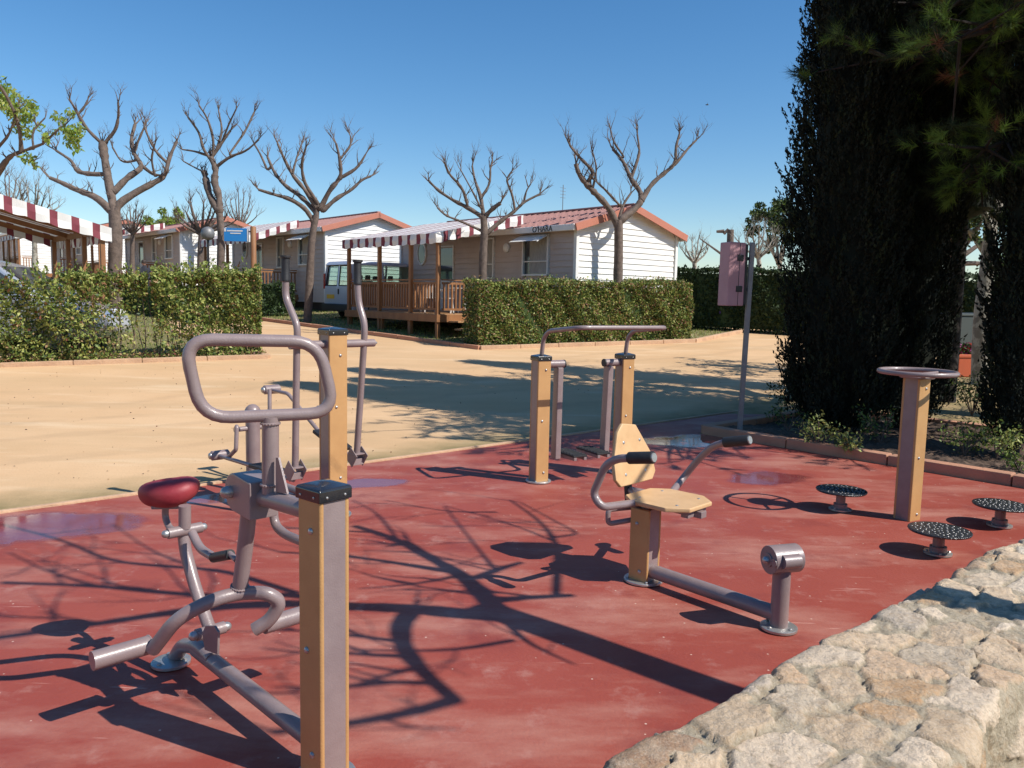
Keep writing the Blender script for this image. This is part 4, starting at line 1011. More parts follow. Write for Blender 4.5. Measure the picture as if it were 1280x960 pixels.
    for s in (-1, 1):
        mb = MB(); mb.box(V(.0, s*.885, 1.30), (.05, .09, .52)); mb.build('tail_light', M['lamp_red'], v, bevel=.012, local=True)
        mb = MB(); mb.box(V(4.70, s*.62, .72), (.12, .34, .2)); mb.build('headlight', M['white'], v, bevel=.03, local=True)
        mb = MB(); mb.box(V(3.75, s*1.06, 1.25), (.10, .22, .24)); mb.build('side_mirror', M['dark'], v, bevel=.03, local=True)
        for x in (.85, 3.85): wheel(v, (x, s*.84, .33), .33, V(0, 1, 0))
    mb = MB(); mb.box(V(-.03, 0, .42), (.14, 1.86, .24)); mb.build('bumper', M['dark'], v, bevel=.03, local=True)
    mb = MB(); mb.box(V(-.012, .44, .78), (.02, .50, .14)); mb.build('number_plate', M['plate'], v, bevel=.004, local=True)
    mb = MB(); mb.box(V(-.015, -.10, .95), (.03, .05, .18)); mb.build('door_handle', M['dark'], v, local=True)
    for x in (.9, 1.8, 2.9):
        for y in (-.5, 0, .5): mb = MB(); mb.box(V(x, y, 1.02), (.14, .42, .62)); mb.box(V(x-.02, y, 1.44), (.09, .24, .17)); mb.build('seat', M['dark'], v, bevel=.03, local=True)
van()
def car(label, loc, rz):
    v = thing('parked_car', label, 'car', loc, rz)
    prof = [(-2.15, .35), (-2.2, .75), (-2.1, 1.05), (-1.95, 1.15)]
    W0_, hb = 1.84, 1.02
    # lower body from side profile, cabin from a second, narrower one
    lo = [(-2.15, .30), (-2.2, .60), (-2.12, .98), (-1.6, 1.06), (.9, 1.06), (1.75, .90), (2.12, .72), (2.2, .45), (2.1, .28)]
    mb = MB(); mb.prism([V(x, 0, z) for x, z in lo], (0, W0_, 0)); b = mb.build('body', M['silver'], v, bevel=.09, seg=4, local=True)
    cab = [(-2.0, 1.03), (-1.78, 1.52), (-1.2, 1.70), (-.2, 1.74), (.35, 1.62), (1.25, 1.03)]
    mb = MB(); n = len(cab); vs = []
    for s in (-1, 1):
        for x, z in cab: vs.append(V(x, s*(.90-.22*(z-1.03)/.7), z))
    mb.add(vs, [tuple(range(n)), tuple(reversed(range(n, 2*n)))] + [(i, i+n, (i+1) % n+n, (i+1) % n) for i in range(n)])
    mb.build('cabin', M['silver'], b, bevel=.05, seg=3, local=True)
    def pane(nm, pts): 
        mb = MB(); mb.add([V(p) for p in pts], [tuple(range(len(pts)))]); mb.build(nm, M['glass'], v, local=True)
    pane('windscreen', [(1.215, -.80, 1.07), (1.215, .80, 1.07), (.40, .66, 1.61), (.40, -.66, 1.61)])
    pane('rear_window', [(-2.005, -.78, 1.1), (-2.005, .78, 1.1), (-1.80, .68, 1.5), (-1.80, -.68, 1.5)])
    for s in (-1, 1):
        yy = lambda z: s*(.905-.22*(z-1.03)/.7)
        pane('side_window', [(-.95, yy(1.1), 1.1), (.05, yy(1.1), 1.1), (.05, yy(1.6), 1.6), (-.95, yy(1.58), 1.58)])
        pane('side_window', [(.12, yy(1.1), 1.1), (1.0, yy(1.1), 1.1), (.30, yy(1.57), 1.57), (.12, yy(1.6), 1.6)])
        mb = MB(); mb.box(V(1.0, s*1.0, 1.12), (.12, .20, .14)); mb.build('side_mirror', M['silver'], v, bevel=.03, local=True)
        mb = MB(); mb.box(V(1.98, s*.66, .74), (.24, .34, .16)); mb.build('headlight', M['white'], v, bevel=.04, local=True)
        for x in (-1.35, 1.35): wheel(v, (x, s*.82, .32), .32, V(0, 1, 0))
car('silver family car parked behind the left hedge, under the nearest awning', V(-10.9, 17.15, gz(0, 17.1)), R(8)).__class__ if False else car('silver family car parked behind the left hedge, under the nearest awning', V(-11.3, 17.6, gz(0, 17.6)), R(6))
[o for o in S.objects if o.name == 'parked_car'][0].scale = (1.13, 1.08, 1.14)

# ------------------------------------------------------------------ signs, lamp, pots, bins
b = gp(924, 546); top = at(938, 303, b.y)
sb = thing('box_sign', 'mauve wooden box sign with black hinges on a grey pole', 'sign', b)
mb = MB(); mb.beam(b, V(b.x+.04, b.y, top.z), .06, .06, up=V(0, 1, 0)); mb.build('pole', M['greypole'], sb, bevel=.01)
sx_ = V(.45, -.89, 0).normalized(); sy_ = V(-sx_.y, sx_.x, 0)     # thin axis roughly across the view
c = at(914, 343, b.y); c = V(c.x, c.y-.03, c.z)
bw = V(.93, .37, 0).normalized(); bd = V(bw.y, -bw.x, 0)
mb = MB(); mb.box(c + bw*-.045, (.155, .20, .78), (bw, bd, UP)); bx = mb.build('case', M['pinkbox'], sb, bevel=.012)
mb = MB(); mb.box(c + bw*.078, (.085, .20, .775), (bw, bd, UP)); mb.build('case_door', M['pinkbox'], sb, bevel=.012)
mb = MB(); mb.box(c + bw*.034, (.012, .19, .75), (bw, bd, UP)); mb.box(c + bw*.135, (.03, .2, .74), (bw, bd, UP)); mb.build('gasket', M['dark'], sb)
for dz in (.20, -.18):
    mb = MB(); mb.box(c + bw*.04 + bd*.104 + UP*dz, (.09, .012, .075), (bw, bd, UP)); mb.build('latch', M['dark'], sb, bevel=.004)
    mb = MB(); mb.box(c + bw*.19 + UP*dz, (.16, .04, .04), (bw, bd, UP)); mb.build('bracket', M['dark'], sb)
b = gx(317, 23); b.z = gz(0, 23)
sg = thing('information_sign', 'blue information sign with white lines on a round timber post', 'sign', b)
tz = at(317, 283, 23).z; mb = MB(); mb.lathe(b, UP, [(0, .085), (tz-b.z-.03, .08), (tz-b.z, .06)], 14); mb.build('post', M['wood'], sg)
c = at(295.5, 293.5, 23); mb = MB(); mb.box(c, (.70, .03, .37)); pn = mb.build('panel', M['blue'], sg, bevel=.006)
mb = MB(); mb.box(c+V(-.04, -.018, .11), (.44, .006, .035)); mb.box(c+V(-.02, -.018, .04), (.30, .006, .03)); mb.box(c+V(.33, -.019, 0), (.04, .006, .36)); mb.box(c+V(-.315, -.018, .13), (.05, .006, .09)); mb.build('lettering', M['white'], pn)
mb = MB(); mb.beam(c+V(.3, .03, .1), V(b.x, b.y, c.z+.1), .04, .03); mb.build('bracket', M['dark'], sg)
b = gx(261, 29); b.z = gz(0, 29); lp = thing('street_lamp', 'short grey globe lamp on a thin dark pole behind the left hedge', 'lamp', b)
z = at(261, 300, 29).z; mb = MB(); mb.tube([b, V(b.x, b.y, z)], .04, 10); mb.build('pole', M['dark'], lp)
mb = MB(); mb.lathe(V(b.x, b.y, z), UP, [(0, .06), (.03, .16), (.10, .22), (.24, .24), (.38, .20), (.44, .12), (.47, .02)], 20); mb.build('lamp_shade', M['greypole'], lp)
def planter(px, py, lab):
    b = gp(px, py); t = thing('planter_box', lab, 'planter', b, .2)
    mb = MB(); w, d, h = .62, .40, .46
    mb.box(V(0, 0, h/2), (w*.88, d*.88, h), taper=1.1); mb.box(V(0, 0, h-.03), (w*1.02, d*1.05, .07)); mb.build('pot', M['pot'], t, bevel=.015, local=True)
    n = 900; P = RNG.uniform(-1, 1, (n, 3))*np.array([w*.45, d*.4, .13])+np.array([0, 0, h+.1]); P = P + np.array([b.x, b.y, b.z])
    raw('flowers', leaf_quads(P, .06, .8), 4, [L['g2'], L['pink'], L['red']], pick(n, [5, 1, 1]), t)
planter(1204, 470, 'orange terracotta planter box with pink flowers on the sand beyond the bed')
def bin_(px, Y, lab, mm):
    b = gx(px, Y); t = thing('wheelie_bin', lab, 'bin', b, .3, 'wheeled rubbish bins')
    mb = MB(); mb.box(V(0, 0, .52), (.5, .55, .96), taper=1.15); mb.build('body', mm, t, bevel=.03, local=True)
    mb = MB(); mb.box(V(0, 0, 1.04), (.62, .68, .07)); mb.build('lid', mm, t, bevel=.02, local=True)
    for s in (-1, 1): mb = MB(); mb.lathe(V(s*.2, .25, .1), X_, [(0, .1), (.05, .1)], 14); mb.build('wheel', M['dark'], t, local=True)
M['bin'] = mat('grey_green_bin', (.055, .065, .06), .5)
bin_(1192, 20.5, 'left of two dark wheelie bins behind the orange planter', M['bin']); bin_(1213, 20.8, 'right of two dark wheelie bins, beside the pale mottled trunk', M['bin'])
# ------------------------------------------------------------------ hedges
def hedge(label, a, b, w, h, n, size, mats, wts, core=True, sparse=None, name='hedge', bumps=.08, low=None):
    a = V(a); b = V(b); d = (b-a); Lh = d.length; d.normalize(); nn = V(-d.y, d.x, 0)
    if nn.y < 0: nn = -nn           # width grows away from the camera
    t = thing(name, label, 'hedge', V((a.x+b.x)/2, (a.y+b.y)/2, gz(0, (a.y+b.y)/2)))
    s = RNG.uniform(0, Lh, n); q = RNG.uniform(0, 1, n); k = RNG.uniform(0, 1, n)
    # 0 front, 1 top, 2 ends, 3 inside
    f = RNG.choice(4, n, p=[.50, .24, .08, .18])
    wy = np.where(f == 0, np.abs(RNG.normal(0, .05, n)), np.where(f == 1, q*w, q*w)); wz = np.where(f == 1, h-np.abs(RNG.normal(0, .035, n)), k*h)
    s = np.where(f == 2, np.where(RNG.random(n) < .5, np.abs(RNG.normal(0, .05, n)), Lh-np.abs(RNG.normal(0, .05, n))), s)
    bump = bumps*(np.sin(s*2.1+wz*1.7)+np.sin(s*5.3+1+wz*3.9)*.6+np.sin(s*11.7+wz*8)*.35)
    wy = np.where(f == 0, wy-bump*.8, wy); wz = np.where(f == 1, wz+bump*.5+RNG.normal(0, .02, n)+ (RNG.random(n) < .04)*RNG.uniform(0, .14, n), wz)
    gzv = .055*(np.clip(a.y+d.y*s+nn.y*wy, 12, 57)-12)
    P = np.stack([a.x+d.x*s+nn.x*wy, a.y+d.y*s+nn.y*wy, gzv+.03+wz], 1)
    if sparse is not None: P = P[sparse(s, wy, wz)]
    m = len(P); c = np.sin(P[:, 0]*1.9+P[:, 2]*2.3)+np.sin(P[:, 0]*4.7-P[:, 2]*3.1+P[:, 1])
    mi = pick(m, wts)
    raw('foliage', leaf_quads(P, size, .5), 4, mats, mi, t)
    # stems
    mb = MB(); ns = int(Lh*5)
    for i in range(ns):
        ss = (i+.5)*Lh/ns + random.uniform(-.08, .08); p = a+d*ss+nn*(w*random.uniform(.25, .6)); p.z = gz(p.x, p.y)
        for j in range(2):
            e = p + d*random.uniform(-.25, .25)+nn*random.uniform(-.2, .2)+UP*h*random.uniform(.6, .9); mb.tube([p, p*.6+e*.4+d*random.uniform(-.06, .06), e], [.014, .010, .004], 5)
    mb.build('stems', M['bark'], t)
    if core:  # solid dark block added inside the leaves for opacity
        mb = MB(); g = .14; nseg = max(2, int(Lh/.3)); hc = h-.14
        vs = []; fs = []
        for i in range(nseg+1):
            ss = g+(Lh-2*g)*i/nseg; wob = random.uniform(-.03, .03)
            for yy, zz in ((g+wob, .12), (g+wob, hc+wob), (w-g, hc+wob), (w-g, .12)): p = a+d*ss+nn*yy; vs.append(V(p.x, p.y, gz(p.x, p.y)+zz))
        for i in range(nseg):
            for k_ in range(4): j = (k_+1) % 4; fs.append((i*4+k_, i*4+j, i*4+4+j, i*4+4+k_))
        fs += [(0, 1, 2, 3), tuple(nseg*4+x for x in (3, 2, 1, 0))]; mb.add(vs, fs); mb.build('dark_core', L['g2'], t, smooth=False)
    return t
kd = (kR1-kR0).normalized(); kn = V(-kd.y, kd.x, 0)
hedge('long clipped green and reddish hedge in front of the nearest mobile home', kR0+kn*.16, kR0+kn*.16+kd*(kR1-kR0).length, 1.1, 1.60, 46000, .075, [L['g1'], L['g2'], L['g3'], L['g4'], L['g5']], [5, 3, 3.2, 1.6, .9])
ld_ = (kL[2]-kL[1]).normalized(); l0 = kL[0]; ln_ = V(-ld_.y, ld_.x, 0)
mid = gp(187, 453); mid2 = gp(192, 452)
def sp1(s, wy, wz):
    p = .62+.38*np.clip((wz-.55)/.5, 0, 1); p = np.where((s < 3.0) & (wz > 1.62), 0, p); SL = s.max(); p = np.where((s > SL-1.5) & (wz < 1.3), p*np.clip((SL-s)/1.5, .04, 1), p); p = p*(.75+.25*(np.sin(s*3.3+wz*2.4) > -.3)); return RNG.random(len(s)) < p
def sp2(s, wy, wz):
    p = .55+.45*np.clip((wz-.35)/.5, 0, 1); p = np.where((s < 1.3) & (wz < 1.25), p*np.clip(s/1.3+wz*.15, .05, 1), p); return RNG.random(len(s)) < p
def shoots(t, a, d, nn, Lh, w, h, k):
    mb = MB(); cs = []; ds = []
    for i in range(k):
        s = random.uniform(.1, Lh-.1); q = random.uniform(-.02, w); top = random.random() < .6; p = a+d*s+nn*(q if top else -.02); p.z = gz(p.x, p.y)+(h-.08 if top else random.uniform(.5, h-.2))
        dr = (UP+V(random.gauss(0, .35), random.gauss(0, .35), 0)-nn*(0 if top else .9)).normalized(); l = random.uniform(.15, .42); e = p+dr*l; mb.tube([p-dr*.1, e], [.006, .002], 4)
        for j in range(14): cs.append(tuple(p+dr*l*j/13+V(random.gauss(0, .03), random.gauss(0, .03), random.gauss(0, .02)))); ds.append(tuple(dr))
    P = np.array(cs); raw('shoot_leaves', leaf_quads(P, .09, .5, np.array(ds), .8), 4, [L['g1'], L['g3'], L['g5']], pick(len(P), [5, 3, .8]), t)
L1a = kL[0]+ln_*.18; L1b = mid+ln_*.18
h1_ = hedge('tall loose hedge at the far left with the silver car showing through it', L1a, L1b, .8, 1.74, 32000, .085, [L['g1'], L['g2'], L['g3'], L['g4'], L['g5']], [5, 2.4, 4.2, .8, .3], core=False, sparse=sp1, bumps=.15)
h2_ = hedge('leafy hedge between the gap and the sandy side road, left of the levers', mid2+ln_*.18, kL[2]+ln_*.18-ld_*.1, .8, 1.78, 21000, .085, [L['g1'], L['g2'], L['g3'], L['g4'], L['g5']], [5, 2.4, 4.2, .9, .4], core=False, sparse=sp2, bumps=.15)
shoots(h1_, L1a, ld_, ln_, (L1b-L1a).length, .8, 1.74, 90); shoots(h2_, mid2+ln_*.18, ld_, ln_, (kL[2]-mid2).length, .8, 1.78, 60)
# low growth at the foot of the left hedges
n = 5000; s = RNG.uniform(0, (kL[2]-kL[0]).length, n); w = RNG.uniform(.12, .8, n); dd = (kL[2]-kL[0]).normalized(); d2 = V(-dd.y, dd.x, 0)
P = np.stack([kL[0].x+dd.x*s+d2.x*w, kL[0].y+dd.y*s+d2.y*w, 0*s], 1); P[:, 2] = .055*(P[:, 1]-12)+RNG.uniform(.02, .22, n)*(.4+.6*RNG.random(n))
o = raw('ground_cover', leaf_quads(P, .06, .5), 4, [L['g1'], L['g4'], L['g5'], L['g3']], pick(n, [3, 3, 2, 1.5])); tag(o, 'low leafy weeds and dry litter at the foot of the left hedges', 'ground cover', kind='stuff')
# far dark hedges
hedge('tall dark hedge on the right, behind the sand beyond the box sign', gx(838, 26.5), gx(1300, 22), 1.2, 1.95, 26000, .12, [L['hd1'], L['g2']], [6, 1.2])
hedge('low dark green hedge behind the side road, beneath the row of bare trees', V(-9.2, 24.5, 0), V(-16.5, 30.2, 0), .8, .9, 7000, .11, [L['g2'], L['g1']], [3, 2])
hedge('dark shaded bushes beside the van at the end of the side road', V(-9.6, 27.2, 0), V(-7.6, 27.9, 0), .8, 1.1, 4000, .10, [L['g2'], L['hd1']], [2, 2])
hedge('distant dark hedge seen under the nearest awning at the left', V(-26, 32, 0), V(-36, 40, 0), 1.0, 2.3, 7000, .16, [L['hd1'], L['g2']], [3, 2])

# ------------------------------------------------------------------ bare pollarded trees
def twig(mb, p, d, l, r, depth, droop=.0):
    n = 4 if l > .25 else 3; pts = [V(p)]; dd = V(d).normalized(); rs = [r]
    for i in range(n):
        dd = (dd + V(random.gauss(0, .16), random.gauss(0, .16), random.gauss(.07, .12))).normalized(); pts.append(pts[-1]+dd*(l/n)); rs.append(r*(1-.72*(i+1)/n))
    mb.tube(pts, rs, 6 if r > .012 else 4)
    if depth > 0:
        for k in range(random.choice((2, 3, 3))):
            i = random.randint(1, n); q = pts[i]; a = random.uniform(0, 6.28); side = V(math.cos(a), math.sin(a), random.uniform(0, .8))
            twig(mb, q, (dd*.9+side*.75).normalized(), l*random.uniform(.5, .8), rs[i]*.8, depth-1)
def bare_tree(label, base, Y, trunk, limbs, rpx, sc, ox, oy, tw=.75, dens=1.0, group='bare pollarded trees', cat='tree', m='bark', depthv=.5, foliage=None, name='bare_tree', tdepth=2, twr=.017):
    """trunk / limbs: traced outlines of each limb; each limb swings to its own depth round the trunk"""
    px = lambda p: (ox+p[0]/sc, oy+p[1]/sc)
    t = thing(name, label, cat, base, 0, group)
    k = Y/FL
    tr = [at(*px(p), Y) for p in trunk]; tr[0] = V(tr[0].x, tr[0].y, base.z-.1)
    if len(tr) == 2: tr.insert(1, (tr[0]+tr[1])/2 + V(.02, .03, 0))
    rs = [rpx*k*(1.25 if i == 0 else 1.0-.12*i/len(tr)) for i in range(len(tr))]
    pts = rounded(tr, .4, seg=3); rr = [rs[0]*(1-i/len(pts)*.25)*random.uniform(.94, 1.07) for i in range(len(pts))]
    mb = MB(); mb.tube(pts, rr, 14); mb.build('trunk', M[m], t)
    mb = MB(); mt = mb; ends = []; known = []
    for j in range(1, 9):
        q = tr[-2].lerp(tr[-1], j/8); dq = q-CAM; known.append((((dq.dot(r_)/dq.dot(f_)*FL+640)-ox)*sc, ((480-dq.dot(u_)/dq.dot(f_)*FL)-oy)*sc, q.y, q))
    for li, (r0_, r1_, P) in enumerate(limbs):
        ang = random.uniform(-1, 1)*depthv; n = len(P); w = []
        L0 = 0; Y0 = Y; pre = None
        if known and math.hypot(P[0][0]-trunk[-1][0], P[0][1]-trunk[-1][1])/sc > 9:
            dd_, Y0, pre = min(((math.hypot(q[0]-P[0][0], q[1]-P[0][1]), q[2], q[3]) for q in known), key=lambda z: z[0])
        for i, p in enumerate(P):
            if i: L0 += math.hypot(P[i][0]-P[i-1][0], P[i][1]-P[i-1][1])/sc*k
            w.append(at(*px(p), Y0 + ang*L0*.8))
        if pre is not None: w.insert(0, pre)
        elif (w[0]-tr[-1]).length < .6: w.insert(0, tr[-1]*.55+tr[-2]*.45 if (tr[-1]-tr[-2]).length < .5 else tr[-1]+(tr[-2]-tr[-1]).normalized()*.22)
        pts = rounded(w, .25, seg=3); rr = [1.22*(r0_+(r1_-r0_)*i/(len(pts)-1))*k*random.uniform(.82, 1.2) for i in range(len(pts))]
        for p_ in pts:
            dq = p_-CAM; kx = dq.dot(r_)/dq.dot(f_)*FL+640; ky = 480-dq.dot(u_)/dq.dot(f_)*FL; known.append(((kx-ox)*sc, (ky-oy)*sc, p_.y, p_))
        mb.tube(pts, rr, 10)
        tot = len(pts)
        for i in range(tot//3, tot):
            if random.random() < .50*dens and i < tot-1:
                a = random.uniform(0, 6.28); d = (pts[i]-pts[i-1]).normalized()
                twig(mt, pts[i], (d*.4+V(math.cos(a)*.8, math.sin(a)*.8, .55)).normalized(), tw*random.uniform(.3, .75), twr*random.uniform(.8, 1.2), tdepth-1)
        for k2 in range(3):
            d = (pts[-1]-pts[-2]).normalized(); a = random.uniform(0, 6.28)
            twig(mt, pts[-1], (d*.8+V(math.cos(a)*.45, math.sin(a)*.45, .45)).normalized(), tw*random.uniform(.35, .7), min(r1_*k*.8, twr*1.25), tdepth)
        ends.append(pts[-1])
    mb.build('branches', M[m], t)
    return t, ends
def T_(px, Y): b = gx(px, Y); b.z = gz(0, Y); return b
bare_tree('bare pollarded tree in front of the white gable of the nearest home', T_(772, 22.2), 22.2, [(540, 1100), (541, 770), (545, 640), (545, 560), (545, 480)],
 [(3.6, 2.2, [(538, 500), (500, 420), (430, 350), (400, 320), (365, 270), (355, 230)]), (2.2, 1.2, [(400, 320), (440, 270), (400, 230), (360, 190), (330, 150)]),
  (3.8, 1.5, [(555, 480), (620, 430), (650, 390), (640, 350), (600, 300), (580, 250), (560, 210), (520, 165)]), (2.2, 1, [(600, 300), (620, 240), (640, 180), (628, 100)]),
  (3.0, 1.2, [(650, 390), (690, 320), (750, 270), (800, 230), (798, 160), (815, 100)]), (1.8, .9, [(800, 230), (855, 160), (890, 125)]),
  (2.0, 1.0, [(545, 480), (565, 410), (600, 360)]), (1.6, .8, [(550, 415), (490, 350), (450, 312)]), (1.4, .7, [(430, 340), (450, 250), (430, 180)]), (1.3, .7, [(570, 200), (520, 130), (510, 80)])], 5.2, 3.556, 620, 140, .8)
bare_tree('smaller bare tree in front of the nearest terrace awning', T_(603, 21.3), 21.3, [(935, 1050), (935, 750), (940, 600), (945, 530), (940, 465)],
 [(2.8, 1.2, [(940, 470), (880, 430), (800, 390), (740, 350), (700, 310)]), (1.8, .9, [(870, 420), (850, 340), (790, 280), (770, 235)]),
  (2.4, 1.0, [(940, 460), (930, 380), (900, 300), (890, 240)]), (1.7, .8, [(930, 380), (970, 320), (970, 250), (980, 215)]),
  (2.8, 1.1, [(950, 545), (1010, 490), (1080, 440), (1120, 400), (1190, 365)]), (1.6, .8, [(1080, 440), (1070, 370), (1040, 300), (1065, 265)]),
  (2.4, 2.0, [(950, 460), (980, 430), (1015, 405)]), (1.7, .8, [(935, 530), (850, 490), (770, 460), (735, 425)]), (1.3, .7, [(940, 450), (890, 350), (840, 260)]), (1.2, .6, [(1120, 400), (1130, 350), (1150, 320)])], 4.4, 3.556, 340, 140, .62)
bare_tree('spreading bare pollarded tree beside the silver van, on the sandy verge', T_(388, 25.6), 25.6, [(155, 930), (163, 850), (170, 700), (177, 560), (195, 460)],
 [(3.0, 1.3, [(180, 480), (150, 430), (80, 385), (20, 370), (-60, 345)]), (3.0, 1.2, [(198, 450), (130, 375), (60, 330), (10, 270), (-20, 200)]), (2.6, 1.1, [(205, 435), (150, 350), (90, 280), (50, 200), (25, 140)]),
  (2.4, 1.0, [(210, 415), (140, 310), (130, 225), (150, 160)]), (3.2, 1.2, [(215, 430), (260, 340), (310, 290), (300, 200), (285, 140)]), (2.2, 1.0, [(310, 290), (380, 250), (415, 190)]),
  (2.8, 1.0, [(225, 440), (290, 380), (350, 350), (400, 300), (440, 285)]), (1.6, .8, [(90, 280), (110, 200), (130, 150)]), (1.6, .8, [(-20, 260), (-50, 190), (-80, 140)]), (1.5, .8, [(310, 200), (350, 150), (350, 110)])], 4.2, 3.556, 340, 140, .75)
bare_tree('thick grey bare tree at left with wide limbs, right of the nearest awning', T_(145, 20.4), 20.4, [(508, 1100), (510, 910), (515, 750), (508, 650)],
 [(4.4, 1.8, [(500, 660), (430, 590), (340, 560), (280, 530), (220, 505)]), (4.6, 4.0, [(505, 640), (482, 520), (462, 400), (456, 350)]), (3.0, 1.4, [(484, 490), (400, 490), (340, 478), (320, 430), (250, 385)]),
  (2.2, 1.1, [(455, 355), (380, 285), (335, 200), (310, 160)]), (2.0, 1.0, [(462, 355), (518, 290), (528, 220), (525, 170)]), (3.6, 1.6, [(505, 570), (570, 500), (640, 460), (600, 410), (580, 340), (600, 270)]),
  (4.0, 1.6, [(522, 625), (600, 572), (680, 530), (735, 500), (750, 420), (785, 345)]), (2.0, 1.0, [(640, 460), (685, 495), (735, 495)]), (1.8, .9, [(745, 440), (700, 400), (660, 330), (640, 270)]), (1.8, .9, [(590, 400), (620, 330), (650, 260)]),
  (1.6, .8, [(600, 430), (540, 440), (500, 370)]), (1.5, .8, [(350, 220), (370, 200), (390, 160)]), (1.6, .8, [(690, 500), (670, 420), (690, 350)])], 7.0, 3.556, 0, 80, .56)
bare_tree('slim bare tree with a forked trunk behind the blue sign', T_(275, 26), 26, [(982, 1000), (980, 920), (985, 750), (972, 630)],
 [(4.0, 2.6, [(970, 650), (930, 585), (912, 500), (905, 478)]), (4.0, 3.0, [(975, 640), (975, 590), (950, 520), (962, 470), (938, 415)]), (1.9, .9, [(940, 430), (900, 375), (890, 310), (835, 235)]),
  (2.2, 1.4, [(938, 420), (985, 350), (1025, 295)]), (2.0, .9, [(958, 460), (1020, 412), (1100, 385), (1150, 335)]), (1.6, .8, [(1020, 400), (1090, 300), (1130, 215)]), (1.6, .8, [(945, 420), (950, 330), (920, 235), (885, 185)]),
  (1.6, .7, [(930, 410), (870, 388), (810, 380)]), (1.3, .6, [(925, 490), (865, 460), (815, 432)]), (1.6, .8, [(958, 390), (990, 300), (972, 210)]), (1.3, .7, [(985, 350), (1020, 260), (1050, 200)])], 4.2, 3.556, 0, 80, .66)
def auto_tree(label, px, Y, ytop, wpx, r, m='bark', group='small bare trees farther off', n=9, tw=.6, name='bare_tree', dens=1.0):
    """round fan of limbs from a short trunk"""
    fork = ytop[1]; top = ytop[0]; hp = fork-top
    trunk = [(px, ytop[2]), (px+random.uniform(-2, 2), (ytop[2]+fork)/2), (px, fork)]
    limbs = []
    for i in range(n):
        a = -1.25+2.5*(i+.5)/n+random.uniform(-.1, .1); l = random.uniform(.55, .78); ex = math.sin(a)*wpx*l; ey = math.cos(a)*hp*l
        limbs.append((r*.55, r*.22, [(px, fork+2), (px+ex*.35, fork-ey*.25), (px+ex*.75, fork-ey*.6), (px+ex, fork-ey)]))
    return bare_tree(label, T_(px, Y), Y, trunk, limbs, r, 1, 0, 0, tw, dens, group, m=m, depthv=.9, name=name, tdepth=2, twr=.018)
auto_tree('broad bare tree behind the slim forked tree, beside the globe lamp', 252, 38, (236, 292, 352), 58, 3.6, tw=.9, n=11)
auto_tree('small bare tree just right of the thick grey tree', 166, 38, (248, 292, 352), 24, 2.4, tw=.7)
auto_tree('pale bare tree under the nearest awning at left', 42, 34, (215, 275, 352), 46, 2.6, tw=1.0, m='barkpale')
auto_tree('distant bare tree near the left edge above the awning', 12, 52, (205, 262, 352), 40, 2.2, tw=1.3)
auto_tree('distant bare tree between the thick grey tree and the slim one', 222, 60, (262, 300, 352), 30, 2.0, tw=1.1)
auto_tree('distant bare tree rising over the home behind the blue sign', 300, 58, (225, 285, 352), 34, 2.0, tw=1.2)
auto_tree('small bare tree to the right of the nearest home, behind the hedge', 868, 33, (290, 328, 352), 26, 2.6, m='barkpale', n=6, tw=.7)
auto_tree('bare pale tree whose thin limbs rise beside the box sign', 948, 30, (270, 322, 352), 38, 2.6, m='barkpale', n=7, tw=.8)
# cut stub
b = T_(905, 31); t = thing('cut_tree_trunk', 'tall tree trunk cut off flat behind the box sign', 'tree', b); z = at(905, 287, 31).z
mb = MB(); mb.tube([V(b.x-.05, 31, b.z), V(b.x+.03, 31, (b.z+z)/2), V(b.x, 31, z)], [.17, .14, .13], 12); mb.build('trunk', M['bark'], t)
mb = MB(); p = at(905, 289, 31); mb.tube([p, p+V(-.28, 0, -.02)], [.07, .05], 8); mb.tube([p-UP*.9, p+V(-.9, 0, -.1)-UP*.2], [.05, .02], 6); mb.tube([p-UP*.1, p+V(.16, 0, .08)], [.06, .05], 8); mb.build('limbs', M['bark'], t)

# ------------------------------------------------------------------ leafy trees
def blob_leaves(cs, rs, per, size, flat=1.0):
    out = []
    for c, r in zip(cs, rs):
        n = int(per*r*r/.09) if r < .3 else per; P = unit(RNG.normal(size=(n, 3)))*(RNG.uniform(.15, 1, n)**.5)[:, None]*r; P[:, 2] *= flat; out.append(P+np.array(c))
    return np.concatenate(out)
t, ends = bare_tree('leafing tree at the far left edge with bright spring green clumps', T_(-70, 14.5), 14.5, [(-250, 900), (-200, 640), (-60, 560)],
 [(3.4, 1.4, [(-60, 560), (20, 440), (50, 405), (110, 385), (190, 355)]), (2.4, 1.1, [(95, 390), (90, 300), (60, 200), (10, 110), (-30, 60)]), (2, 1, [(-60, 560), (-20, 380), (40, 320), (80, 200)]), (1.2, .8, [(190, 355), (250, 300), (300, 260)]),
  (1.3, .7, [(150, 380), (140, 300), (200, 240)]), (1.1, .6, [(60, 400), (110, 425), (150, 430)])], 9, 3.556, 0, 80, .35, .5, None, name='leafing_tree')
cs = []; rs = []
for x, y, r in ((10, 100, .18), (40, 130, .2), (20, 190, .2), (85, 160, .14), (120, 190, .18), (60, 220, .17), (95, 240, .17), (70, 270, .13), (120, 300, .15), (145, 200, .12), (130, 250, .1), (-10, 160, .22), (270, 240, .15), (310, 225, .12), (285, 290, .15), (320, 320, .19), (345, 290, .13), (310, 350, .15), (340, 370, .13), (210, 350, .09), (230, 300, .1), (120, 430, .12), (145, 445, .09), (170, 270, .1), (200, 320, .09)):
    for q in range(3):
        cs.append(tuple(at(x/3.556+random.uniform(-4, 4), 80+y/3.556+random.uniform(-4, 4), 14.5+random.uniform(-.5, .5)))); rs.append(r*random.uniform(.6, 1))
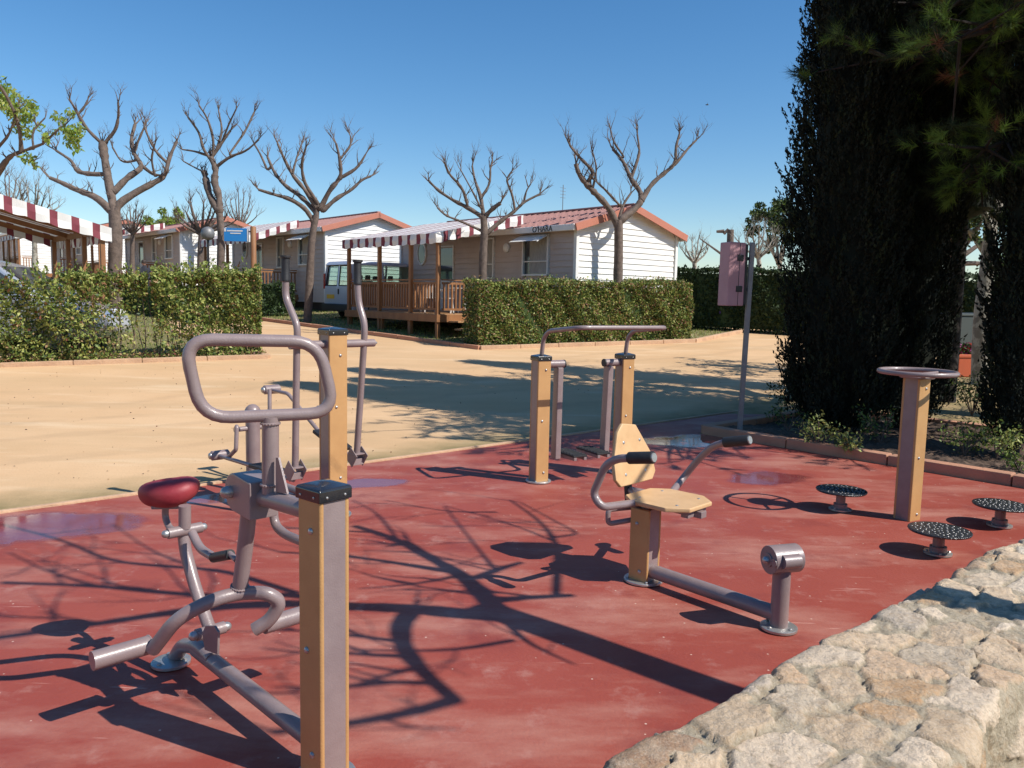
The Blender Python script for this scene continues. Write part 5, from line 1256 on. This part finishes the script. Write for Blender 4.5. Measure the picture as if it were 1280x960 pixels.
P = blob_leaves(cs, rs, 130, .07); raw('foliage', leaf_quads(P, .095, .45, np.tile([0, 0, -.7], (len(P), 1)), 1), 4, [L['bright'], L['g3'], L['g1']], pick(len(P), [6, 2.5, 1.5]), t)
def crown_tree(label, px, Y, crowns, trunkr, mats, w, size, per, name='leafy_tree', m='bark', low=345, group=None):
    b = T_(px, Y); t = thing(name, label, 'tree', b, 0, group); mb = MB(); cs = []; rs = []
    c0 = at(crowns[0][0], crowns[0][1], Y); fork = V(b.x, b.y, b.z+(c0.z-b.z)*.5)
    mb.tube([b, (b+fork)/2+V(.05, 0, 0), fork], [trunkr*1.2, trunkr, trunkr*.85], 10); mb.build('trunk', M[m], t); mb = MB()
    for x, y, r in crowns:
        c = at(x, y, Y+random.uniform(-1, 1)*.8*r); mb.tube([fork, (fork+c)/2+V(random.uniform(-.2, .2), random.uniform(-.2, .2), 0), c], [trunkr*.6, trunkr*.35, trunkr*.1], 7)
        for q in range(10):
            o = V(random.gauss(0, 1), random.gauss(0, 1), random.gauss(0, .8)); o = o.normalized()*r*random.uniform(.3, .9); cs.append(tuple(c+o)); rs.append(r*random.uniform(.18, .42)); mb.tube([c, c+o], [trunkr*.12, .008], 4)
    mb.build('limbs', M[m], t)
    P = blob_leaves(cs, rs, per, size); raw('crown', leaf_quads(P, size, .5), 4, mats, pick(len(P), w), t)
    return t
crown_tree('bright green leafy tree far behind the row of homes', 208, 62, [(196, 282, 1.2), (212, 276, 1.1), (222, 284, .9), (187, 286, .8)], .16, [L['bright'], L['g1']], [4, 2], .22, 120)
crown_tree('small pine with open grey branches left of the dark cypress', 968, 34, [(955, 272, .75), (968, 262, .7), (940, 285, .5), (985, 280, 1.0), (975, 300, .7), (1000, 268, 1.0)], .12, [L['g2'], L['pn1'], L['g1']], [3, 3, 1], .16, 150, 'pine_tree', 'barkpale')
crown_tree('grey green tree behind the twin cypresses at right', 1180, 30, [(1195, 250, 1.3), (1215, 275, 1.1), (1190, 300, 1.2), (1160, 270, 1.2), (1240, 240, 1.4), (1265, 280, 1.2), (1130, 300, 1.2), (1270, 330, 1.2)], .2, [L['g2'], L['hd1'], L['g1']], [4, 3, .8], .16, 130)
# pale mottled trunk (plane tree)
Yp = 15.6; b = T_(1227, Yp); t = thing('plane_tree', 'tall tree with pale mottled trunk right of the orange planter', 'tree', b)
tr = [b-UP*.1, at(1226, 400, Yp), at(1233, 340, Yp), at(1240, 270, Yp), at(1243, 200, Yp), at(1240, 120, Yp)]
mb = MB(); mb.tube(rounded(tr, .5, seg=3), [.15*(1-.025*i) for i in range(len(rounded(tr, .5, seg=3)))], 14); mb.build('trunk', M['barkpale'], t)
mb = MB(); mt = mb
for P in ([(1240, 290), (1225, 250), (1205, 230), (1190, 190)], [(1243, 270), (1262, 230), (1275, 190)], [(1240, 330), (1215, 290), (1200, 285)], [(1243, 220), (1225, 180), (1215, 140)], [(1244, 200), (1262, 150), (1275, 110)]):
    w = [at(x, y, Yp+random.uniform(-.3, .3)) for x, y in P]; pts = rounded(w, .3, seg=3); mb.tube(pts, [.07*(1-.06*i) for i in range(len(pts))], 8)
    for p_ in pts[3:]: twig(mt, p_, V(random.gauss(0, 1), random.gauss(0, 1), .4), .8, .015, 1)
mb.build('branches', M['barkpale'], t)
cs = [tuple(at(random.uniform(1170, 1290), random.uniform(120, 300), Yp+random.uniform(-1, 1))) for _ in range(90)]
P = blob_leaves(cs, [random.uniform(.1, .24) for _ in cs], 90, .1); raw('crown', leaf_quads(P, .11, .5), 4, [L['g2'], L['hd1'], L['g1']], pick(len(P), [3, 3, 1]), t)

# ------------------------------------------------------------------ cypresses
def cypress(label, base, H, R_, n, seed, low=.25, lean=V(0, 0, 0), name='cypress_tree', cut=None):
    rg = np.random.default_rng(seed); t = thing(name, label, 'tree', base, 0, 'columnar cypress trees')
    mb = MB(); mb.tube([base-UP*.05, base+UP*H*.5, base+UP*H*.95], [R_*.22, R_*.14, .02], 12); mb.build('trunk', M['barkdark'], t)
    # vertical flame-like plumes: many upright sprays leaning outward
    npl = int(n/26); zz = rg.uniform(low/H, .985, npl)**.9; a = rg.uniform(0, 2*math.pi, npl)
    shape = np.clip((zz*H-low*.3)/.5+.35, .45, 1)*np.where(zz > .62, np.sqrt(np.clip((1-zz)/.38, 0, 1)), 1)
    rad = R_*shape*(1+.13*np.sin(3*a+zz*9+seed)+.09*np.sin(7*a-zz*23)+rg.normal(0, .07, npl))*np.where(rg.random(npl) < .62, rg.uniform(.82, 1.06, npl), rg.uniform(.3, .85, npl))
    C = np.stack([base.x+rad*np.cos(a), base.y+rad*np.sin(a), base.z+zz*H], 1)
    D = np.stack([np.cos(a)*.35, np.sin(a)*.35, np.full(npl, 1.)], 1)+rg.normal(0, .16, (npl, 3)); D = unit(D)
    k = 30; u = np.tile(np.linspace(0, 1, k), npl); Cr = np.repeat(C, k, 0); Dr = np.repeat(D, k, 0); ln = np.repeat(rg.uniform(.16, .36, npl), k)
    P = Cr + Dr*(u*ln)[:, None] + rg.normal(0, 1, (len(u), 3))*((.028*(1.15-u))[:, None])
    mi = np.repeat(rg.choice(2, npl, p=[.84, .16]), k)
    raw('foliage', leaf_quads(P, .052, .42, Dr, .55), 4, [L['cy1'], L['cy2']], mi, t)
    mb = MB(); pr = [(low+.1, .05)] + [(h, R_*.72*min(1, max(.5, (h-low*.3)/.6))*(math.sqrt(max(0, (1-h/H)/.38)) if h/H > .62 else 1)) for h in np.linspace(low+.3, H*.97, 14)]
    mb.lathe(base, UP, pr, 14); mb.build('dark_core', L['cy1'], t)  # solid dark filler added behind the sprays, no modelled twigs
    return t
cypress('broad dark cypress at the corner of the bed, left of the others', V(4.22, 10.35, .05), 9.4, .58, 190000, 3, low=.02)
cypress('second dark cypress, between the broad one and the grab ring post', V(5.36, 10.9, .05), 9.4, .50, 140000, 5, low=.05)
cypress('dark cypress between and behind the two broad ones', V(5.1, 12.1, .05), 9.8, .6, 80000, 8, low=1.2)
cypress('slender dark cypress at the right edge behind the kerb', V(5.72, 9.0, .05), 6.8, .33, 70000, 9, low=.05)
cypress('tall dark cypress in the background between the second cypress and the right edge', V(7.45, 13.6, .12), 9.8, .62, 60000, 14, low=2.9)
# large pine to the right of the bed; its boughs hang into the picture
def pine(label, base, H, boughs, per, seed, r=.2):
    rg = np.random.default_rng(seed); random.seed(seed); t = thing('pine_tree', label, 'tree', base, 0, 'large dark pines')
    mb = MB(); mb.tube([base-UP*.05, base+V(.1, .05, H*.4), base+V(.0, .1, H*.75), base+V(-.1, 0, H)], [r*1.2, r, r*.75, r*.3], 14); mb.build('trunk', M['barkdark'], t)
    mb = MB(); tips = []; dirs = []
    for (h, az, l, el) in boughs:
        p = base+V(0, .05, h); d = V(math.cos(az), math.sin(az), el).normalized(); pts = [p]
        for i in range(6): d = (d+V(random.gauss(0, .10), random.gauss(0, .10), random.gauss(-.02, .06))).normalized(); pts.append(pts[-1]+d*l/6)
        mb.tube(pts, [r*.42*(1-.13*i) for i in range(7)], 8)
        for i in range(2, 7):
            for q in range(5):
                s = V(random.gauss(0, 1), random.gauss(0, 1), random.gauss(0, .5)).normalized(); e = pts[i]+(d*.5+s).normalized()*random.uniform(.3, .85); mb.tube([pts[i], e], [.02, .007], 5)
                for z in range(5):
                    s2 = (s+d*.4+V(random.gauss(0, .7), random.gauss(0, .7), random.gauss(.1, .5))).normalized(); f = e+s2*random.uniform(.05, .35); tips.append(tuple(f)); dirs.append(tuple((s2+UP*.25).normalized()))
    mb.build('limbs', M['barkdark'], t)
    tips = np.array(tips); dirs = np.array(dirs); n = len(tips); C = np.repeat(tips, per, 0); Dn = unit(np.repeat(dirs, per, 0)*1.0+rg.normal(0, .62, (n*per, 3)))
    C = C - np.repeat(dirs, per, 0)*rg.uniform(0, .16, (n*per, 1)); ln = rg.uniform(.09, .17, n*per)[:, None]
    sd = unit(np.cross(Dn, rg.normal(size=(n*per, 3))))*.0022
    V3 = np.stack([C-sd, C+sd, C+Dn*ln], 1).reshape(-1, 3)
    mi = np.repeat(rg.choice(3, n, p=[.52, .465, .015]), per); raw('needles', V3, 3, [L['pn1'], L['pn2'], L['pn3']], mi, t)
    return t
bg = []
for i in range(26): bg.append((random.uniform(3.4, 8.2), random.uniform(0, 6.28), random.uniform(1.6, 2.7), random.uniform(-.15, .35)))
for az, h, l, el in ((2.8, 5.2, 2.7, .0), (3.2, 4.9, 2.8, -.08), (3.5, 5.4, 2.9, .0), (2.5, 4.5, 2.6, -.1), (3.0, 6.0, 2.6, .1), (3.7, 4.6, 2.4, -.1), (3.3, 3.9, 2.0, -.15), (2.9, 3.6, 1.7, -.1), (3.9, 5.0, 3.0, .0), (4.1, 5.6, 3.0, .0), (4.3, 4.8, 2.6, -.05), (3.8, 6.0, 3.0, .05), (4.0, 4.2, 2.4, -.1), (3.6, 5.0, 3.2, .0), (4.2, 6.2, 3.2, -.05), (3.95, 5.4, 3.3, -.05), (3.45, 5.6, 3.0, -.05)): bg.append((h, az, l, el))
pine('big dark pine whose long needled boughs fill the upper right corner', V(7.0, 9.3, .05), 9.0, bg, 72, 21)
bg2 = [(random.uniform(3.0, 8.5), random.uniform(0, 6.28), random.uniform(1.6, 2.8), random.uniform(-.15, .35)) for i in range(30)]
pine('second dark pine behind the first, closing the right edge', V(8.6, 11.8, .05), 9.5, bg2, 16, 22)
# shrubs in the bed
def shrub(px, py, r, h, lab, mats, w, size=.045, n=1400, cat='shrub', grp=None, name='shrub', z=None):
    r, h, n = (r*1.25, h*1.3, int(n*1.9)) if py > 500 else (r, h, n)
    b = gp(px, py); b.z = .06 if b.y < 12 else b.z; t = thing(name, lab, cat, b, 0, grp)
    mb = MB(); cs = []
    for k in range(9):
        a = random.uniform(0, 6.28); q = random.uniform(.2, 1)*r; e = b+V(q*math.cos(a), q*math.sin(a), h*random.uniform(.5, 1)); mb.tube([b, (b+e)/2+V(0, 0, .04), e], [.008, .006, .003], 5); cs.append(tuple(e)); cs.append(tuple(b*.35+e*.65))
    mb.build('stems', M['bark'], t)
    P = blob_leaves(cs, [r*.34]*len(cs), n//18, size); raw('foliage', leaf_quads(P, size, .5), 4, mats, pick(len(P), w), t); return t
shrub(1022, 566, .26, .26, 'low yellow green shrub behind the kerb, left of the ring post', [L['g3'], L['g1'], L['g2']], [5, 2, 1])
shrub(1060, 572, .22, .16, 'sprawling yellowish shrub beside the low yellow green one', [L['g3'], L['g1'], L['g2']], [3, 2, 2])
shrub(985, 545, .22, .24, 'dark leafy shrub at the foot of the broad cypress', [L['g2'], L['g1'], L['cy2']], [3, 2, 1])
shrub(1100, 560, .25, .3, 'small grey leaved shrub between the cypress trunks', [L['g2'], L['g1'], L['g4']], [3, 2, 1])
shrub(1205, 575, .28, .26, 'bushy green shrub just right of the ring post', [L['g1'], L['g3'], L['g2']], [4, 2, 2])
shrub(1245, 580, .26, .28, 'yellow green shrub on the bed near the right edge', [L['g3'], L['g1'], L['g2']], [4, 3, 1])
shrub(1275, 600, .2, .2, 'spiky green plant at the right edge of the bed', [L['g1'], L['g2']], [3, 2])
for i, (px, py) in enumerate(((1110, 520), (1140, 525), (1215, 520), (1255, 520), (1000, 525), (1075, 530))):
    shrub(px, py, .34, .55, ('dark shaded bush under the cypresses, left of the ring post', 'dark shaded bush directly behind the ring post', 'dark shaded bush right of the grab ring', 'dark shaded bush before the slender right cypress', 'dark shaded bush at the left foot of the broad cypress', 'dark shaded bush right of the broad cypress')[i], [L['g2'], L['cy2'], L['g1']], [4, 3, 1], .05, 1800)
shrub(1262, 480, .45, .9, 'flowering bush with orange red blossoms at the right edge', [L['g2'], L['red'], L['g5']], [4, 2, 1], .07, 2000, 'flowering bush', name='flowering_bush')
shrub(898, 412, .5, .9, 'shaded bush with purple flowers beneath the box sign', [L['hd1'], L['purple'], L['g2']], [6, 1.6, 2], .09, 2600, 'flowering bush', name='flowering_bush')

# ------------------------------------------------------------------ tree beside the photographer: outside the frame, seen by its shadow on the pad
random.seed(33)
def lift(px, py, z):
    p = atz(px, py, .006); return V(p.x+SUN.x*z, p.y+SUN.y*z, z)
tb_ = lift(918, 872, 3.0); tz_ = lift(699, 792, 4.0)
bs = V(3.28, 1.62, 0); t = thing('shade_tree', 'bare tree beside the photographer whose branching shadow lies across the red pad', 'tree', bs)
mb = MB(); mb.tube(rounded([bs, lift(925, 874, 2.92)*.6+bs*.4, tb_, tz_, lift(640, 772, 4.25), lift(600, 758, 4.4)], .3, seg=3), [.108-.0008*i for i in range(len(rounded([0*bs+V(i, 0, 0) for i in range(6)], .3, seg=3)))], 14); mb.build('trunk', M['bark'], t)
mb = MB(); mt = mb
LB = [(.070, .050, [(640, 772), (547, 764), (504, 760), (437, 758), (368, 754)], 4.3, 5.0), (.050, .022, [(368, 754), (277, 757), (200, 767), (110, 781), (-20, 799)], 5.0, 5.8),
      (.050, .036, [(515, 762), (499, 780), (500, 806), (525, 838), (566, 874)], 4.6, 5.2), (.034, .020, [(566, 874), (517, 889), (437, 904), (340, 915)], 5.2, 5.8),
      (.060, .032, [(622, 764), (595, 735), (572, 716), (535, 696), (496, 674), (441, 657)], 4.3, 5.6), (.034, .016, [(572, 716), (504, 705), (437, 695), (350, 690)], 4.9, 5.8),
      (.040, .020, [(437, 758), (368, 742), (277, 746), (198, 740), (119, 732), (0, 728)], 5.0, 6.0), (.036, .026, [(606, 752), (650, 747), (712, 744)], 4.4, 4.9),
      (.024, .012, [(694, 745), (696, 700), (694, 675), (673, 650), (637, 625)], 4.8, 5.6), (.014, .008, [(690, 672), (724, 667), (700, 655), (650, 628)], 5.2, 5.5),
      (.034, .018, [(595, 722), (620, 712), (650, 703)], 4.6, 4.9), (.016, .008, [(620, 715), (600, 690), (555, 633)], 4.9, 5.5), (.012, .006, [(690, 676), (640, 655), (555, 632)], 5.2, 5.7),
      (.022, .008, [(630, 775), (656, 803), (716, 830)], 4.3, 4.6), (.018, .008, [(640, 800), (560, 814), (437, 812)], 4.4, 5.0), (.030, .014, [(372, 742), (290, 716), (257, 711), (138, 703), (79, 675), (0, 655)], 5.1, 6.4),
      (.016, .008, [(119, 732), (60, 715), (10, 690)], 5.8, 6.2), (.014, .007, [(250, 712), (190, 690), (140, 655)], 5.6, 6.2), (.016, .007, [(620, 640), (560, 640), (480, 625)], 5.4, 5.8), (.014, .006, [(496, 674), (470, 640), (440, 625)], 5.4, 6.0)]
for r0_, r1_, P, z0, z1 in LB:
    n = len(P); w = [lift(x, y, z0+(z1-z0)*i/(n-1)+(random.uniform(-.05, .05) if 0 < i < n-1 else 0)) for i, (x, y) in enumerate(P)]; pts = rounded(w, .2, seg=3)
    mb.tube(pts, [1.0*(r0_+(r1_-r0_)*i/(len(pts)-1))*random.uniform(.9, 1.1) for i in range(len(pts))], 9)
    if r1_ < .04:
        for p_ in pts[len(pts)//3::2]: twig(mt, p_, V(random.gauss(-.3, .8), random.gauss(0, .6), random.uniform(0, 1)), .6, max(.007, r1_*.6), 1)
mb.build('branches', M['bark'], t)
# ------------------------------------------------------------------ bird
bp_ = at(884, 131, 60); t = thing('bird', 'tiny dark bird flying in the open blue sky', 'bird', bp_)
mb = MB(); mb.lathe(bp_-X_*.13, X_, [(0, .005), (.05, .035), (.14, .04), (.22, .02), (.27, .004)], 10); mb.prism([bp_, bp_+V(.06, 0, 0), bp_+V(-.05, .3, .1)], (0, 0, .01)); mb.prism([bp_, bp_+V(.06, 0, 0), bp_+V(-.05, -.3, .1)], (0, 0, .01)); mb.build('body', M['dark'], t)

# ------------------------------------------------------------------ light, sky, camera
sun = bpy.data.lights.new('sun', 'SUN'); sun.energy = 4.9; sun.angle = R(.32); sun.color = (1, .955, .88)
so = bpy.data.objects.new('sun', sun); COL.objects.link(so); so.rotation_euler = SUN.to_track_quat('Z', 'Y').to_euler()
w = bpy.data.worlds.new('World'); S.world = w; w.use_nodes = True; N = w.node_tree.nodes; K = w.node_tree.links
sky = N.new('ShaderNodeTexSky'); sky.sky_type = 'NISHITA'; sky.sun_disc = False; sky.sun_elevation = math.atan2(1, math.hypot(SUN.x, SUN.y)); sky.sun_rotation = math.atan2(SUN.x, SUN.y)
sky.air_density = 1.0; sky.dust_density = .25; sky.ozone_density = 3.0; sky.altitude = 50
hs_ = N.new('ShaderNodeHueSaturation'); hs_.inputs['Saturation'].default_value = 1.28; K.new(sky.outputs[0], hs_.inputs['Color']); K.new(hs_.outputs[0], N['Background'].inputs[0]); N['Background'].inputs[1].default_value = .115
cam = bpy.data.cameras.new('camera'); co = bpy.data.objects.new('camera', cam); COL.objects.link(co); S.camera = co
cam.sensor_width = 36; cam.sensor_fit = 'HORIZONTAL'; cam.lens = 36*FL/1280; cam.clip_end = 6000; cam.clip_start = .05
m = Matrix((r_, u_, -f_)).transposed().to_4x4(); m.translation = CAM; co.matrix_world = m
vs_ = S.view_settings; vs_.view_transform = 'Standard'; vs_.look = 'None'; vs_.exposure = .27; vs_.gamma = 1; vs_.use_curve_mapping = False
